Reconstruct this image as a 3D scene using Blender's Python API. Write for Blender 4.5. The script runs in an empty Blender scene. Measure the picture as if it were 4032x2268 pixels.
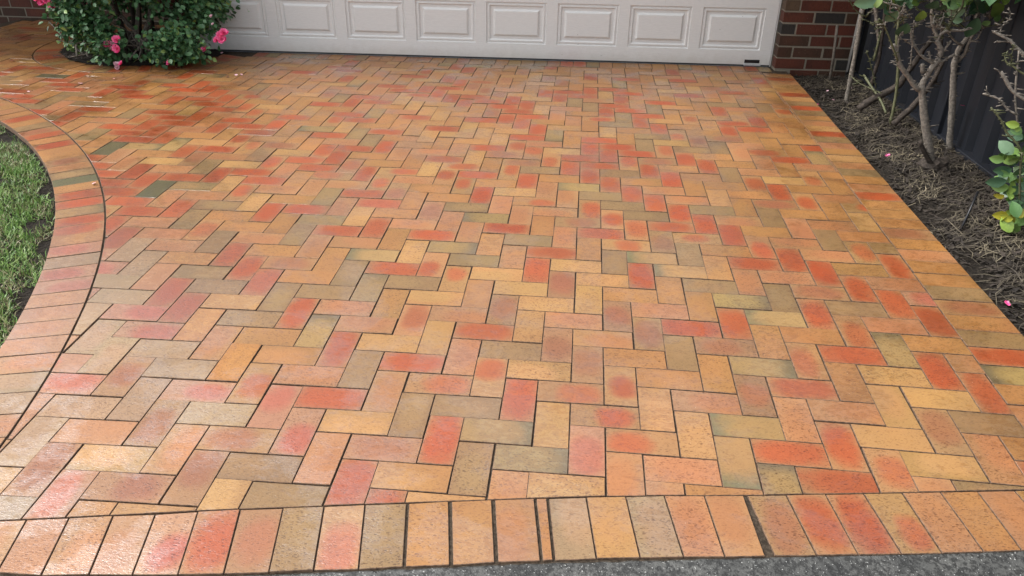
import bpy, bmesh, math, random
import numpy as np
from mathutils import Vector, Matrix, noise

S = bpy.context.scene
COL = S.collection
U = 0.108                      # one paver width incl. joint, metres; the plan below is in these units
rnd = random.Random(7)

# ---------------------------------------------------------------- camera
cam = bpy.data.cameras.new("camera"); cam_o = bpy.data.objects.new("camera", cam); COL.objects.link(cam_o)
RX = (0.99587652, 0.0896448, 0.01391988); RD = (0.05601429, -0.48692273, -0.87164709); RF = (-0.07136072, 0.86883259, -0.4899363)
CP = (3.73439525, -30.216004, 13.9775957)
m = Matrix(((RX[0], -RD[0], -RF[0], CP[0]*U), (RX[1], -RD[1], -RF[1], CP[1]*U), (RX[2], -RD[2], -RF[2], CP[2]*U), (0, 0, 0, 1)))
cam_o.matrix_world = m
cam.sensor_width = 36; cam.lens = 3066.33/4032*36; cam.clip_start = 0.05; cam.clip_end = 500
S.camera = cam_o

# ---------------------------------------------------------------- light
W = bpy.data.worlds.new("World"); S.world = W; W.use_nodes = True
nt = W.node_tree; bg = nt.nodes['Background']
sky = nt.nodes.new('ShaderNodeTexSky'); sky.sky_type = 'NISHITA'; sky.sun_disc = False
SUN_EL, SUN_AZ = math.radians(54), math.radians(276)     # azimuth clockwise from +Y
sky.sun_elevation = SUN_EL; sky.sun_rotation = SUN_AZ
sky.air_density = 1.0; sky.dust_density = 4.0; sky.ozone_density = 1.0
hs = nt.nodes.new('ShaderNodeHueSaturation'); hs.inputs['Saturation'].default_value = 0.22
nt.links.new(sky.outputs[0], hs.inputs['Color']); nt.links.new(hs.outputs[0], bg.inputs[0]); bg.inputs[1].default_value = 0.15
sl = bpy.data.lights.new("sun", 'SUN'); sl.energy = 0.9; sl.angle = math.radians(26); sl.color = (1, .965, .92)
so = bpy.data.objects.new("sun", sl); COL.objects.link(so)
sd = Vector((math.sin(SUN_AZ)*math.cos(SUN_EL), math.cos(SUN_AZ)*math.cos(SUN_EL), math.sin(SUN_EL)))
so.rotation_euler = sd.to_track_quat('Z', 'Y').to_euler(); so.location = (0, 0, 8)
vs = S.view_settings; vs.view_transform = 'Standard'; vs.look = 'None'; vs.gamma = 1; vs.exposure = 1.06; vs.use_curve_mapping = False

# ---------------------------------------------------------------- helpers
def link(o, parent=None):
    COL.objects.link(o)
    if parent: o.parent = parent
    return o
def tag(o, label=None, cat=None, group=None, kind=None):
    if label: o['label'] = label
    if cat: o['category'] = cat
    if group: o['group'] = group
    if kind: o['kind'] = kind
    return o
def empty(name, loc=(0, 0, 0), parent=None):
    o = bpy.data.objects.new(name, None); o.location = loc; return link(o, parent)

class MB:
    """collects polygons (metres) and writes them as one mesh object"""
    def __init__(s): s.v = []; s.f = []; s.mi = []
    def poly(s, pts, mi=0):
        n = len(s.v); s.v += [tuple(p) for p in pts]; s.f.append(tuple(range(n, n+len(pts)))); s.mi.append(mi)
    def faces(s, vs, fs, mi=0):
        n = len(s.v); s.v += [tuple(p) for p in vs]
        for f in fs: s.f.append(tuple(n+i for i in f)); s.mi.append(mi)
    def box(s, T, a, b, bev=0.0, mi=0):
        """box a..b in local coords, T maps local -> world"""
        (x0, y0, z0), (x1, y1, z1) = a, b; e = bev
        if e <= 0:
            vs = [T(x, y, z) for z in (z0, z1) for y in (y0, y1) for x in (x0, x1)]
            s.faces(vs, [(0, 2, 3, 1), (4, 5, 7, 6), (0, 1, 5, 4), (2, 6, 7, 3), (0, 4, 6, 2), (1, 3, 7, 5)], mi)
        else:
            bm = bmesh.new(); bmesh.ops.create_cube(bm, size=1)
            for v in bm.verts: v.co = Vector(((x0+x1)/2+v.co.x*(x1-x0), (y0+y1)/2+v.co.y*(y1-y0), (z0+z1)/2+v.co.z*(z1-z0)))
            bmesh.ops.bevel(bm, geom=bm.edges[:], offset=e, segments=1, affect='EDGES')
            bm.verts.ensure_lookup_table()
            s.faces([T(*v.co) for v in bm.verts], [[v.index for v in f.verts] for f in bm.faces], mi); bm.free()
    def tube(s, pts, rad, n=6, cap=True, mi=0, wob=0.0):
        pts = [Vector(p) for p in pts]; rings = []; up = Vector((0.3, 0.2, 1)).normalized()
        for i, p in enumerate(pts):
            d = (pts[min(i+1, len(pts)-1)]-pts[max(i-1, 0)]).normalized()
            a = d.cross(up)
            if a.length < 1e-3: a = d.cross(Vector((1, 0, 0)))
            a.normalize(); b = d.cross(a); r = rad[i] if hasattr(rad, '__len__') else rad
            rings.append([p+(a*math.cos(t)+b*math.sin(t))*r*(1+wob*rnd.uniform(-1, 1)) for t in [2*math.pi*k/n for k in range(n)]])
        vs = [v for r in rings for v in r]; fs = []
        for i in range(len(pts)-1):
            for k in range(n): fs.append((i*n+k, i*n+(k+1) % n, (i+1)*n+(k+1) % n, (i+1)*n+k))
        if cap: fs.append(tuple(range(n))[::-1]); fs.append(tuple((len(pts)-1)*n+k for k in range(n)))
        s.faces(vs, fs, mi)
    def build(s, name, mats, parent=None, smooth=False):
        me = bpy.data.meshes.new(name); me.from_pydata(s.v, [], s.f)
        for mt in (mats if isinstance(mats, (list, tuple)) else [mats]): me.materials.append(mt)
        if any(s.mi): me.polygons.foreach_set('material_index', s.mi)
        if smooth: me.polygons.foreach_set('use_smooth', [True]*len(s.f))
        me.update(); return link(bpy.data.objects.new(name, me), parent)
def W3(x, y, z): return (x*U, y*U, z*U)

# ---------------------------------------------------------------- node helper
class NT:
    def __init__(s, name):
        s.m = bpy.data.materials.new(name); s.m.use_nodes = True; s.t = s.m.node_tree; s.p = s.t.nodes['Principled BSDF']
    def n(s, typ, **kw):
        nd = s.t.nodes.new('ShaderNode'+typ)
        for k, v in kw.items():
            if k.startswith('_'): setattr(nd, k[1:], v)
        return nd
    def set(s, sock, v):
        if isinstance(v, bpy.types.NodeSocket): s.t.links.new(v, sock)
        else: sock.default_value = v
    def math(s, op, a, b=0.0, c=0.0, clamp=False):
        nd = s.n('Math', _operation=op, _use_clamp=clamp); s.set(nd.inputs[0], a); s.set(nd.inputs[1], b); s.set(nd.inputs[2], c); return nd.outputs[0]
    def noise(s, vec, scale, detail=3, rough=.5, dist=0, col=False):
        nd = s.n('TexNoise'); s.set(nd.inputs['Vector'], vec); nd.inputs['Scale'].default_value = scale; nd.inputs['Detail'].default_value = detail
        nd.inputs['Roughness'].default_value = rough; nd.inputs['Distortion'].default_value = dist; return nd.outputs[1 if col else 0]
    def ramp(s, fac, a, b, lo=0.0, hi=1.0):
        nd = s.n('MapRange', _interpolation_type='SMOOTHSTEP'); s.set(nd.inputs[0], fac); s.set(nd.inputs[1], a); s.set(nd.inputs[2], b); s.set(nd.inputs[3], lo); s.set(nd.inputs[4], hi); return nd.outputs[0]
    def mix(s, fac, a, b, mode='MIX'):
        nd = s.n('Mix', _data_type='RGBA', _blend_type=mode); s.set(nd.inputs[0], fac)
        for k, v in ((6, a), (7, b)):
            s.set(nd.inputs[k], v if isinstance(v, bpy.types.NodeSocket) else (*v, 1)[:4])
        return nd.outputs[2]
    def attr(s, name, typ='GEOMETRY'): return s.n('Attribute', _attribute_name=name, _attribute_type=typ)
    def mapping(s, vec, scale=(1, 1, 1), rot=(0, 0, 0)):
        nd = s.n('Mapping'); s.set(nd.inputs[0], vec); nd.inputs['Scale'].default_value = scale; nd.inputs['Rotation'].default_value = rot; return nd.outputs[0]
    def pos(s): return s.n('NewGeometry').outputs['Position']
    def bump(s, h, strength, dist, normal=None):
        nd = s.n('Bump'); s.set(nd.inputs['Height'], h); nd.inputs['Strength'].default_value = strength; nd.inputs['Distance'].default_value = dist
        if normal: s.set(nd.inputs['Normal'], normal)
        return nd.outputs[0]
    def out(s, **kw):
        for k, v in kw.items():
            k = k.replace('_', ' '); s.set(s.p.inputs[k], (*v, 1) if isinstance(v, tuple) and len(v) == 3 else v)
        return s.m
def simple(name, col, rough=.6, var=.25, scale=30, bump=0, spec=.5):
    N = NT(name); ps = N.pos(); f = N.noise(ps, scale, 5, .6)
    c = N.mix(N.ramp(f, .3, .7), tuple(x*(1-var) for x in col), tuple(min(1, x*(1+var)) for x in col))
    kw = dict(Base_Color=c, Roughness=rough, Specular_IOR_Level=spec)
    if bump: kw['Normal'] = N.bump(f, 1, bump)
    return N.out(**kw)

# paver / house-brick clay, driven by per-brick mesh attributes
def clay(name, wet=True):
    N = NT(name); ps = N.pos()
    ca = N.attr('edge_colour').outputs['Color']; cb = N.attr('flash_colour').outputs['Color']
    bl = N.n('SeparateXYZ'); N.set(bl.inputs[0], N.attr('flash_place').outputs['Vector'])
    bz = N.n('SeparateXYZ'); N.set(bz.inputs[0], N.attr('flash_size').outputs['Vector'])
    uv = N.n('SeparateXYZ'); N.set(uv.inputs[0], N.n('UVMap', _uv_map='face').outputs[0])
    nz = N.noise(ps, 22, 3, .6); nz2 = N.noise(ps, 70, 4, .65)
    def pw(a, c, sz): return N.math('POWER', N.math('DIVIDE', N.math('ABSOLUTE', N.math('SUBTRACT', a, c)), sz), 2.6)
    d = N.math('ADD', pw(uv.outputs[0], bl.outputs[0], bz.outputs[0]), pw(uv.outputs[1], bl.outputs[1], bz.outputs[1]))
    d = N.math('ADD', d, N.math('MULTIPLY', N.math('SUBTRACT', N.noise(ps, 13, 4, .62, .4), .5), 2.4))
    mask = N.math('MULTIPLY', N.ramp(d, .0, 2.3, 1, 0), bz.outputs[2])
    c = N.mix(mask, ca, cb)
    # mottling
    c = N.mix(N.ramp(nz2, .4, .7, 0, .22), c, N.mix(1, c, (.78, .72, .68), 'MULTIPLY'))
    c = N.mix(N.ramp(N.noise(ps, 9, 3, .5), .35, .7, 0, .35), c, N.mix(1, c, (1.18, 1.12, 1.0), 'MULTIPLY'))
    c = N.mix(N.ramp(N.noise(ps, 1.7, 4, .6, .3), .38, .66, .42, 0), c, N.mix(1, c, (.74, .68, .62), 'MULTIPLY'))
    # dark drag marks and pits, short dashes of several sizes
    st = N.mapping(ps, (1, 2.3, 1), (0, 0, .35)); s1 = N.noise(st, 210 if wet else 160, 3, .7, .6)
    s2 = N.noise(N.mapping(ps, (1, 3.2, 1), (0, 0, -.25)), 120, 4, .75, .4)
    k1 = N.ramp(s1, .60, .68, 0, .5); k2 = N.ramp(s2, .62, .70, 0, .6)
    pit = N.math('MAXIMUM', k1, k2)
    for sc_, rt_, thr_, am_ in ((120, .30, .24, .8), (66, -.15, .20, .85)):
        vo = N.n('TexVoronoi', _feature='F1'); N.set(vo.inputs['Vector'], N.mapping(ps, (1, 2.7, .4), (0, 0, rt_))); vo.inputs['Scale'].default_value = sc_
        cs = N.n('SeparateColor'); N.set(cs.inputs[0], vo.outputs['Color'])
        hit = N.math('MULTIPLY', N.ramp(N.math('DIVIDE', vo.outputs['Distance'], N.math('ADD', cs.outputs[0], .35)), thr_, thr_*1.6, 1, 0), N.ramp(cs.outputs[1], .30, .34, 0, am_))
        pit = N.math('MAXIMUM', pit, N.math('MULTIPLY', hit, N.math('ADD', .45, N.math('MULTIPLY', bl.outputs[2], .6))))
    c = N.mix(pit, c, N.mix(1, c, (.36, .26, .19), 'MULTIPLY'))
    pale = N.ramp(N.noise(ps, 210, 2, .5), .735, .78, 0, .7)
    c = N.mix(pale, c, (.66, .55, .42))
    # long scratches
    sc = N.noise(N.mapping(ps, (1, 22, 1), (0, 0, .9)), 26, 2, .5, .8); c = N.mix(N.ramp(sc, .70, .735, 0, .35), c, N.mix(1, c, (.5, .4, .32), 'MULTIPLY'))
    # soot on arrises: darker joint staining
    h = N.math('SUBTRACT', N.math('MULTIPLY', nz2, .5), pit)
    if wet:
        w1 = N.noise(ps, 3.1, 4, .62, .5); w2 = N.noise(N.mapping(ps, (1, 1.8, 1), (0, 0, .3)), 26, 4, .65, .9)
        wm = N.ramp(N.math('ADD', N.math('MULTIPLY', w1, .75), N.math('MULTIPLY', w2, .3)), .47, .62)
        pool = 0.0                                        # the slab falls slightly towards these low spots
        for px_, py_, rr_, aa_ in ((-13.5, -6.5, 8.5, .17), (3.5, -12.5, 5, .10), (12.5, -8, 4, .07)):
            vd = N.n('VectorMath', _operation='DISTANCE'); N.set(vd.inputs[0], ps); vd.inputs[1].default_value = (px_*U, py_*U, 0)
            pool = N.math('ADD', N.ramp(vd.outputs['Value'], rr_*U, rr_*U*.25, 0, aa_), pool)
        wm = N.math('MINIMUM', 1.0, N.math('ADD', wm, N.math('MULTIPLY', pool, 4)))
        film = N.ramp(N.math('ADD', N.math('ADD', w2, N.math('MULTIPLY', w1, .6)), N.math('MULTIPLY', pool, .9)), .86, .93)          # standing film, darker and glossier
        c = N.mix(film, c, N.mix(1, c, (.88, .80, .66), 'MULTIPLY'))
        rip = N.noise(N.mapping(ps, (1, 3.5, 1), (0, 0, .5)), 55, 3, .6, 1.2)
        nb = N.bump(h, .55, .0012, N.bump(rip, .35, .0022)); nc = N.bump(N.math('ADD', N.math('MULTIPLY', rip, 1.0), N.math('MULTIPLY', h, .25)), .45, .0026)
        return N.out(Base_Color=c, Roughness=N.ramp(wm, 0, 1, .55, .36), Specular_IOR_Level=.25, Normal=nb,
                     Coat_Weight=N.ramp(wm, 0, 1, .30, 1.0), Coat_Roughness=N.ramp(film, 0, 1, .20, .06), Coat_IOR=1.85, Coat_Normal=nc)
    return N.out(Base_Color=c, Roughness=.75, Normal=N.bump(N.math('ADD', h, N.noise(ps, 60, 5, .7)), .9, .003))
M_PAVE = (clay('wet_clay_paver'), simple('paver_flank_dirt', (.15, .09, .055), .8, .5, 80, .002)); M_WALL = clay('rough_clay_brick', False)

PAL = {  # edge colour, flash colour (real albedos)
 't': ((.46, .225, .082), (.49, .24, .09)), 'y': ((.50, .275, .108), (.55, .31, .125)), 's': ((.47, .24, .115), (.49, .205, .09)),
 'r': ((.44, .215, .105), (.46, .092, .028)), 'p': ((.47, .25, .11), (.48, .11, .038)), 'm': ((.41, .225, .11), (.37, .13, .068)),
 'k': ((.48, .24, .145), (.51, .13, .085)), 'o': ((.325, .20, .095), (.39, .24, .11)), 'g': ((.15, .135, .068), (.16, .14, .07)),
 'e': ((.22, .185, .10), (.48, .28, .12)), 'w': ((.42, .27, .16), (.45, .28, .165)), 'd': ((.47, .21, .055), (.52, .25, .065)), 'l': ((.47, .25, .12), (.50, .11, .045))}
PAL['o2'] = ((.22, .165, .092), (.40, .26, .11))
def tint(c, r, s=.1):
    k = (1+r.uniform(-s, s))*.70; return tuple(max(0.0, x*k*w_*(1+r.uniform(-.05, .05))) for x, w_ in zip(c, (1, .98, .86)))
def style(t, r):
    if t is None:
        t = r.choices('tysmrpoekw', (50, 11, 26, 1.5, 8, 2.5, 3, 0, 0, 0))[0]
    if t == 'o' and r.random() < .22: t = 'o2'
    a, b = PAL[t]; a = tint(a, r); b = tint(b, r, .12)
    cx, cy = .5, .5
    if t == 'r': sx, sy, st = r.uniform(.40, .52), r.uniform(.40, .54), r.uniform(.82, 1); cx += r.uniform(-.05, .05)
    elif t in 'pkl': sx, sy, st = r.uniform(.24, .38), r.uniform(.32, .46), r.uniform(.65, 1); cx += r.uniform(-.2, .2); cy += r.uniform(-.12, .12)
    elif t == 'm': sx, sy, st = r.uniform(.25, .42), .42, r.uniform(.6, .9); cx += r.uniform(-.15, .15)
    elif t in ('e', 'o2'): sx, sy, st = .5, .6, 1; cx = r.choice((.32, .68))
    elif t == 'o': sx, sy, st = .35, .35, .6; cx += r.uniform(-.3, .3)
    else: sx, sy, st = .4, .4, .7; cx += r.uniform(-.2, .2); cy += r.uniform(-.2, .2)
    if t == 'l': cx = .32
    return a, b, (cx, cy, r.random()), (sx, sy, st)

class Bricks:
    """polygonal clay units: top face with arris, sides; carries the colour attributes"""
    def __init__(s): s.v = []; s.f = []; s.uv = []; s.at = []; s.mi = []
    def add(s, poly, frame, st, z=0.0, tilt=(0, 0), glint=False, th=.3, bev=.012, gap=.014):
        # poly: convex outline (plan units, ccw); frame: fn (x,y)->(u,v) on the brick face
        P = inset(poly, gap)
        if len(P) < 3 or area(P) < .004: return False
        Q = inset(P, bev)
        if len(Q) != len(P): Q = [((p[0]*.96+cx*.04), (p[1]*.96+cy*.04)) for (cx, cy) in [centroid(P)] for p in P]
        cx, cy = centroid(P); n = len(P); b = len(s.v)
        zz = lambda p, d: (z+d+tilt[0]*(p[0]-cx)+tilt[1]*(p[1]-cy))*U
        for q in Q: s.v.append((q[0]*U, q[1]*U, zz(q, 0)))
        for p in P: s.v.append((p[0]*U, p[1]*U, zz(p, -bev*.9)))
        for p in P: s.v.append((p[0]*U, p[1]*U, (z-th)*U))
        uvv = [frame(*p) for p in Q]+[frame(*p) for p in P]*2
        fs = [tuple(range(n))]+[(k, n+k, n+(k+1) % n, (k+1) % n) for k in range(n)]+[(n+k, 2*n+k, 2*n+(k+1) % n, n+(k+1) % n) for k in range(n)]
        for j_, f in enumerate(fs): s.f.append(tuple(b+i for i in f)); s.uv += [uvv[i] for i in f]; s.at.append(st); s.mi.append(0 if j_ == 0 or (glint and j_ <= n) else 1)
        return True
    def box(s, T, a, b, st, bev=.03):
        """wall brick: box in local units, axis 0 = length, 2 = height"""
        bm = bmesh.new(); bmesh.ops.create_cube(bm, size=1)
        for v in bm.verts: v.co = Vector([(a[i]+b[i])/2+v.co[i]*(b[i]-a[i]) for i in range(3)])
        bmesh.ops.bevel(bm, geom=bm.edges[:], offset=bev, segments=1, affect='EDGES'); bm.verts.ensure_lookup_table()
        n0 = len(s.v); s.v += [T(*v.co) for v in bm.verts]
        for f in bm.faces:
            s.f.append(tuple(n0+v.index for v in f.verts)); s.uv += [((v.co.x-a[0])/(b[0]-a[0]), (v.co.z-a[2])/(b[2]-a[2])) for v in f.verts]; s.at.append(st)
        bm.free()
    def build(s, name, mat, parent):
        me = bpy.data.meshes.new(name); me.from_pydata(s.v, [], s.f)
        for m__ in (mat if isinstance(mat, tuple) else (mat,)): me.materials.append(m__)
        if any(s.mi): me.polygons.foreach_set('material_index', s.mi)
        me.uv_layers.new(name='face').data.foreach_set('uv', np.array(s.uv, 'f').ravel())
        for k, (nm, ty) in enumerate((('edge_colour', 'FLOAT_COLOR'), ('flash_colour', 'FLOAT_COLOR'), ('flash_place', 'FLOAT_VECTOR'), ('flash_size', 'FLOAT_VECTOR'))):
            at = me.attributes.new(nm, ty, 'FACE')
            if ty == 'FLOAT_COLOR': at.data.foreach_set('color', np.array([(*x[k], 1) for x in s.at], 'f').ravel())
            else: at.data.foreach_set('vector', np.array([x[k] for x in s.at], 'f').ravel())
        me.update(); return link(bpy.data.objects.new(name, me), parent)

def area(P): return .5*sum(P[i][0]*P[(i+1) % len(P)][1]-P[(i+1) % len(P)][0]*P[i][1] for i in range(len(P)))
def centroid(P): return (sum(p[0] for p in P)/len(P), sum(p[1] for p in P)/len(P))
def clip(P, a, n, off=0.0):
    """keep the side (p-a).n >= off"""
    out = []; d = [(p[0]-a[0])*n[0]+(p[1]-a[1])*n[1]-off for p in P]
    for i in range(len(P)):
        j = (i+1) % len(P)
        if d[i] >= 0: out.append(P[i])
        if (d[i] >= 0) != (d[j] >= 0):
            t = d[i]/(d[i]-d[j]); out.append((P[i][0]+t*(P[j][0]-P[i][0]), P[i][1]+t*(P[j][1]-P[i][1])))
    return out
def inset(P, g):
    Q = list(P); n = len(P)
    for i in range(n):
        a, b = P[i], P[(i+1) % n]; dx, dy = b[0]-a[0], b[1]-a[1]; L = math.hypot(dx, dy)
        if L < 1e-6: continue
        Q = clip(Q, a, (-dy/L, dx/L), g)
        if len(Q) < 3: return []
    R = [Q[0]]
    for q in Q[1:]:
        if math.hypot(q[0]-R[-1][0], q[1]-R[-1][1]) > .004: R.append(q)
    return R
def qframe(P4):
    """face coords for a quad given corner order 00,10,11,01"""
    o = P4[0]; ux = (P4[1][0]-o[0], P4[1][1]-o[1]); vx = (P4[3][0]-o[0], P4[3][1]-o[1]); lu = ux[0]**2+ux[1]**2; lv = vx[0]**2+vx[1]**2
    return lambda x, y: (((x-o[0])*ux[0]+(y-o[1])*ux[1])/lu, ((x-o[0])*vx[0]+(y-o[1])*vx[1])/lv)
def cam_px(x, y, z=0.0):
    d = (x-CP[0], y-CP[1], z-CP[2]); f = sum(a*b for a, b in zip(d, RF))
    return (512+778.7*sum(a*b for a, b in zip(d, RX))/f, 288+778.7*sum(a*b for a, b in zip(d, RD))/f, f)

# ================================================================ GROUND
CLAWN = (-55.2, -23.5); RF_, RL_ = 44.9, 42.9           # lawn arc: field side and lawn side radii
CRING = (-30.0, 30.7); RO_, RI_ = 8.75, 6.7             # round bed at the rose bush
M_soilj = simple('joint_sand', (.055, .042, .030), .95, .5, 90, .004, .15)
M_soil = simple('garden_soil', (.026, .021, .016), .95, .6, 55, .03, .2)
M_ground = simple('earth', (.06, .05, .04), .9, .3, 3)
g = MB(); g.poly([W3(-400, -300, -1.6), W3(400, -300, -1.6), W3(400, 400, -1.6), W3(-400, 400, -1.6)]); tag(g.build('ground', M_ground), kind='structure')

WC = [[0.01208, 0.15874], [-0.03508, 30.51069], [0.10161, -0.29441], [0.04432, -1.18881], [29.94075, 0.0601], [0.22919, 0.18016], [-0.75657, 0.84313], [-0.29062, -0.30953], [0.38176, 1.5238], [0.53929, 0.11283]]
def warp(x, y):                                          # the bedding has drifted a little over the years
    x /= 30; y /= 30; X = Y = 0; k = 0
    for i in range(4):
        for j in range(4-i):
            w = x**i*y**j; X += WC[k][0]*w; Y += WC[k][1]*w; k += 1
    return X, Y
TYPES = {
    'r': 'H-1,17 H-10,14 H-10,18 H-10,22 H-10,6 H-11,11 H-11,15 H-11,19 H-11,7 H-12,4 H-13,5 H-14,14 H-15,11 H-16,0 H-16,12 H-16,8 H-17,1 H-17,13 H-18,2 H-19,15 H-19,3 H-2,-10 H-2,10 H-2,18 H-20,16 H-20,4 H-21,17 H-21,5 H-21,9 H-22,10 H-22,14 H-22,6 H-23,11 H-23,19 H-24,20 H-24,24 H-25,17 H-26,14 H-26,18 H-27,19 H-29,13 H-3,19 H-30,18 H-31,15 H-32,16 H-32,20 H-35,23 H-4,-12 H-4,-4 H-4,8 H-5,13 H-6,2 H-7,-1 H-7,15 H-7,3 H-9,1 H-9,21 H-9,9 H0,-8 H0,0 H0,12 H0,16 H10,-10 H10,-14 H10,-2 H10,22 H10,26 H12,-8 H12,16 H13,15 H13,23 H14,10 H2,-2 H2,22 H3,21 H3,9 H4,12 H4,8 H5,11 H5,19 H5,23 H6,10 H6,18 H6,22 H6,26 H7,-7 H7,1 H7,17 H8,20 H9,-13 V-1,16 V-1,20 V-1,4 V-10,-3 V-10,-7 V-10,1 V-11,-6 V-11,18 V-13,24 V-14,1 V-14,13 V-14,29 V-14,5 V-15,-2 V-17,8 V-18,5 V-19,10 V-19,14 V-19,18 V-2,-15 V-20,11 V-20,19 V-21,12 V-21,20 V-22,17 V-22,21 V-26,13 V-27,18 V-31,22 V-36,23 V-4,-9 V-4,19 V-43,34 V-5,20 V-5,24 V-5,28 V-6,-7 V-6,21 V-7,10 V-7,22 V-7,6 V-8,-5 V-9,8 V0,-13 V0,15 V0,19 V1,14 V1,6 V10,1 V10,29 V10,9 V11,-12 V12,-1 V12,-5 V12,15 V12,19 V13,-2 V13,6 V14,-3 V14,17 V15,-4 V15,-8 V16,-9 V2,-11 V2,-3 V2,21 V3,8 V4,11 V4,23 V4,27 V4,7 V5,10 V5,18 V5,6 V6,21 V6,5 V7,16 V7,4 V7,8 V8,15 V8,7 V9,10 V9,2',
    's': 'H-1,-7 H-10,-14 H-11,3 H-14,-2 H-14,2 H-15,-1 H-15,7 H-17,5 H-4,-8 H-5,-7 H-6,-2 H-8,4 H11,-11 H6,-14 H7,-11 V-1,0 V-11,6 V-12,-5 V-15,2 V-2,-11 V-2,1 V-20,7 V-28,15 V-28,19 V-3,-14 V-7,-14 V1,-2 V10,-11 V15,-12 V2,-15 V5,-14',
    'p': 'H-1,-11 H-3,7 H-6,6 H-8,20 H-9,5 H1,3 H16,4 H3,-11 H4,-12 H5,-1 H5,-13 H8,0 V-1,-4 V-11,14 V-12,-1 V-12,7 V-16,15 V-17,0 V-17,16 V-18,17 V-2,-3 V-2,-7 V-2,5 V-22,13 V-3,6 V-6,5 V-8,27 V-8,7 V0,11 V0,7 V1,-10 V1,10 V10,17 V11,-8 V12,-13 V12,7 V13,-6 V14,5 V15,8 V16,19 V2,9 V4,3 V5,-10 V5,2 V6,1 V6,9 V8,11 V9,14',
    'm': 'H-1,9 H-13,9 H-2,-14 H-37,29 H-6,-14 H-8,-16 H0,8 H11,13 H12,-4 H12,24 H14,26 H3,1 H7,9 H8,-8 V-10,-11 V-10,-15 V-2,17 V-2,21 V-3,2 V-3,22 V-4,23 V-6,-15 V-8,-13 V1,-6 V1,26 V10,13 V14,-11 V2,25 V3,-4 V3,-8 V4,-9 V5,-6 V6,-7 V7,0 V9,-10',
    'y': 'H-1,13 H-2,-6 H-3,-13 H-3,-9 H-9,-15 H0,-4 H0,20 H0,4 H1,-5 H12,-12 H13,-13 H14,-10 H2,-6 H3,-15 H3,-3 H4,-4 V-1,-8 V-1,12 V-2,13 V-2,9 V-3,-2 V-3,14 V-4,7 V-5,-16 V-5,16 V-6,17 V-7,18 V2,-7 V3,-12 V6,-11 V7,-12',
    'o': 'H-1,-3 H-1,1 H-10,-6 H-11,-17 H-11,-5 H-12,12 H-13,1 H-15,3 H-2,-2 H-2,2 H-23,23 H-25,21 H-25,9 H-28,12 H-29,17 H-30,14 H-36,20 H-4,-16 H-5,-15 H-5,29 H-6,-6 H-8,-8 H-8,0 H0,-12 H1,-1 H1,-13 H1,-9 H1,7 H12,20 H13,-5 H15,-11 H16,0 H2,-14 H3,5 H4,4 H5,15 H5,3 H5,7 H6,2 H8,-4 H9,-5 H9,-9 H9,11 H9,3 V-1,-12 V-11,-2 V-12,19 V-12,23 V-13,0 V-13,8 V-15,6 V-18,9 V-23,10 V-23,14 V-3,-10 V-5,-4 V-5,-8 V-7,-6 V-7,30 V-8,-1 V-8,3 V-9,12 V-9,16 V1,-14 V11,-4 V11,12 V11,8 V12,3 V14,-7 V14,1 V14,21 V15,20 V16,11 V2,13 V3,20 V4,19 V5,-2 V6,17 V6,25 V7,-8 V7,12 V8,-1 V9,-14',
    'e': 'H-5,-3 H10,-6 H6,-2 H7,-3 H8,-12 V8,-13',
    'k': 'H-11,-9 H-12,-12 H-12,-8 H-13,-11 H-15,-5 H-16,-4 H-8,-12 H16,-4 V-14,-7 V-4,-13 V-5,-12 V-9,-16 V4,-13',
    'g': 'H-33,21 V-16,3 V-21,8',
    'w': 'H-10,-10 H-11,-13 H-13,-7 H-14,-6 H-7,-13 H-9,-11 V-11,-10 V-11,-14 V-12,-9 V-13,-4 V-13,-8 V-14,-3 V-9,-12',
    'd': 'V-7,-10 V-9,-8',
    'l': 'V11,0',
    't': 'H-1,-15',
}
KIND = {}
for t_, l_ in TYPES.items():
    for w_ in l_.split(): KIND[(w_[0],)+tuple(map(int, w_[1:].split(',')))] = t_
def polyline(xs, P):
    for i in range(len(P)-1):
        if xs <= P[i+1][0] or i == len(P)-2:
            a, b = P[i], P[i+1]; return a[1]+(xs-a[0])*(b[1]-a[1])/(b[0]-a[0])
FRONT = [(-14, -18.75), (-8.7, -17.9), (-3.85, -17.05), (0.12, -16.43), (4.5, -15.76), (8.5, -15.3), (12.4, -14.8), (17, -14.15)]
BACK = [(-30, 28.2), (-18, 28.17), (-3.4, 28.3), (3, 28.47), (9, 28.68), (17.1, 29.12)]
def rin(y): return polyline(y, [(-18, 16.6), (-11, 16.75), (-8, 16.87), (-1.6, 16.99), (13, 17.15), (20, 17.15), (25, 17.05), (31, 17.03)])
def front_y(x): return polyline(x, FRONT)
def back_y(x): return polyline(x, BACK)
def lineclip(P, fn, sgn):
    c = centroid(P)[0]; y0, y1 = fn(c-.7), fn(c+.7); n = (-(y1-y0)*sgn, 1.4*sgn); L = math.hypot(*n); return clip(P, (c, fn(c)), (n[0]/L, n[1]/L), .01)
def arcclip(P, c0, R):
    c = centroid(P); d = (c[0]-c0[0], c[1]-c0[1]); L = math.hypot(*d); d = (d[0]/L, d[1]/L)
    return clip(P, (c0[0]+d[0]*R, c0[1]+d[1]*R), d, .008)
units = []
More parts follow.
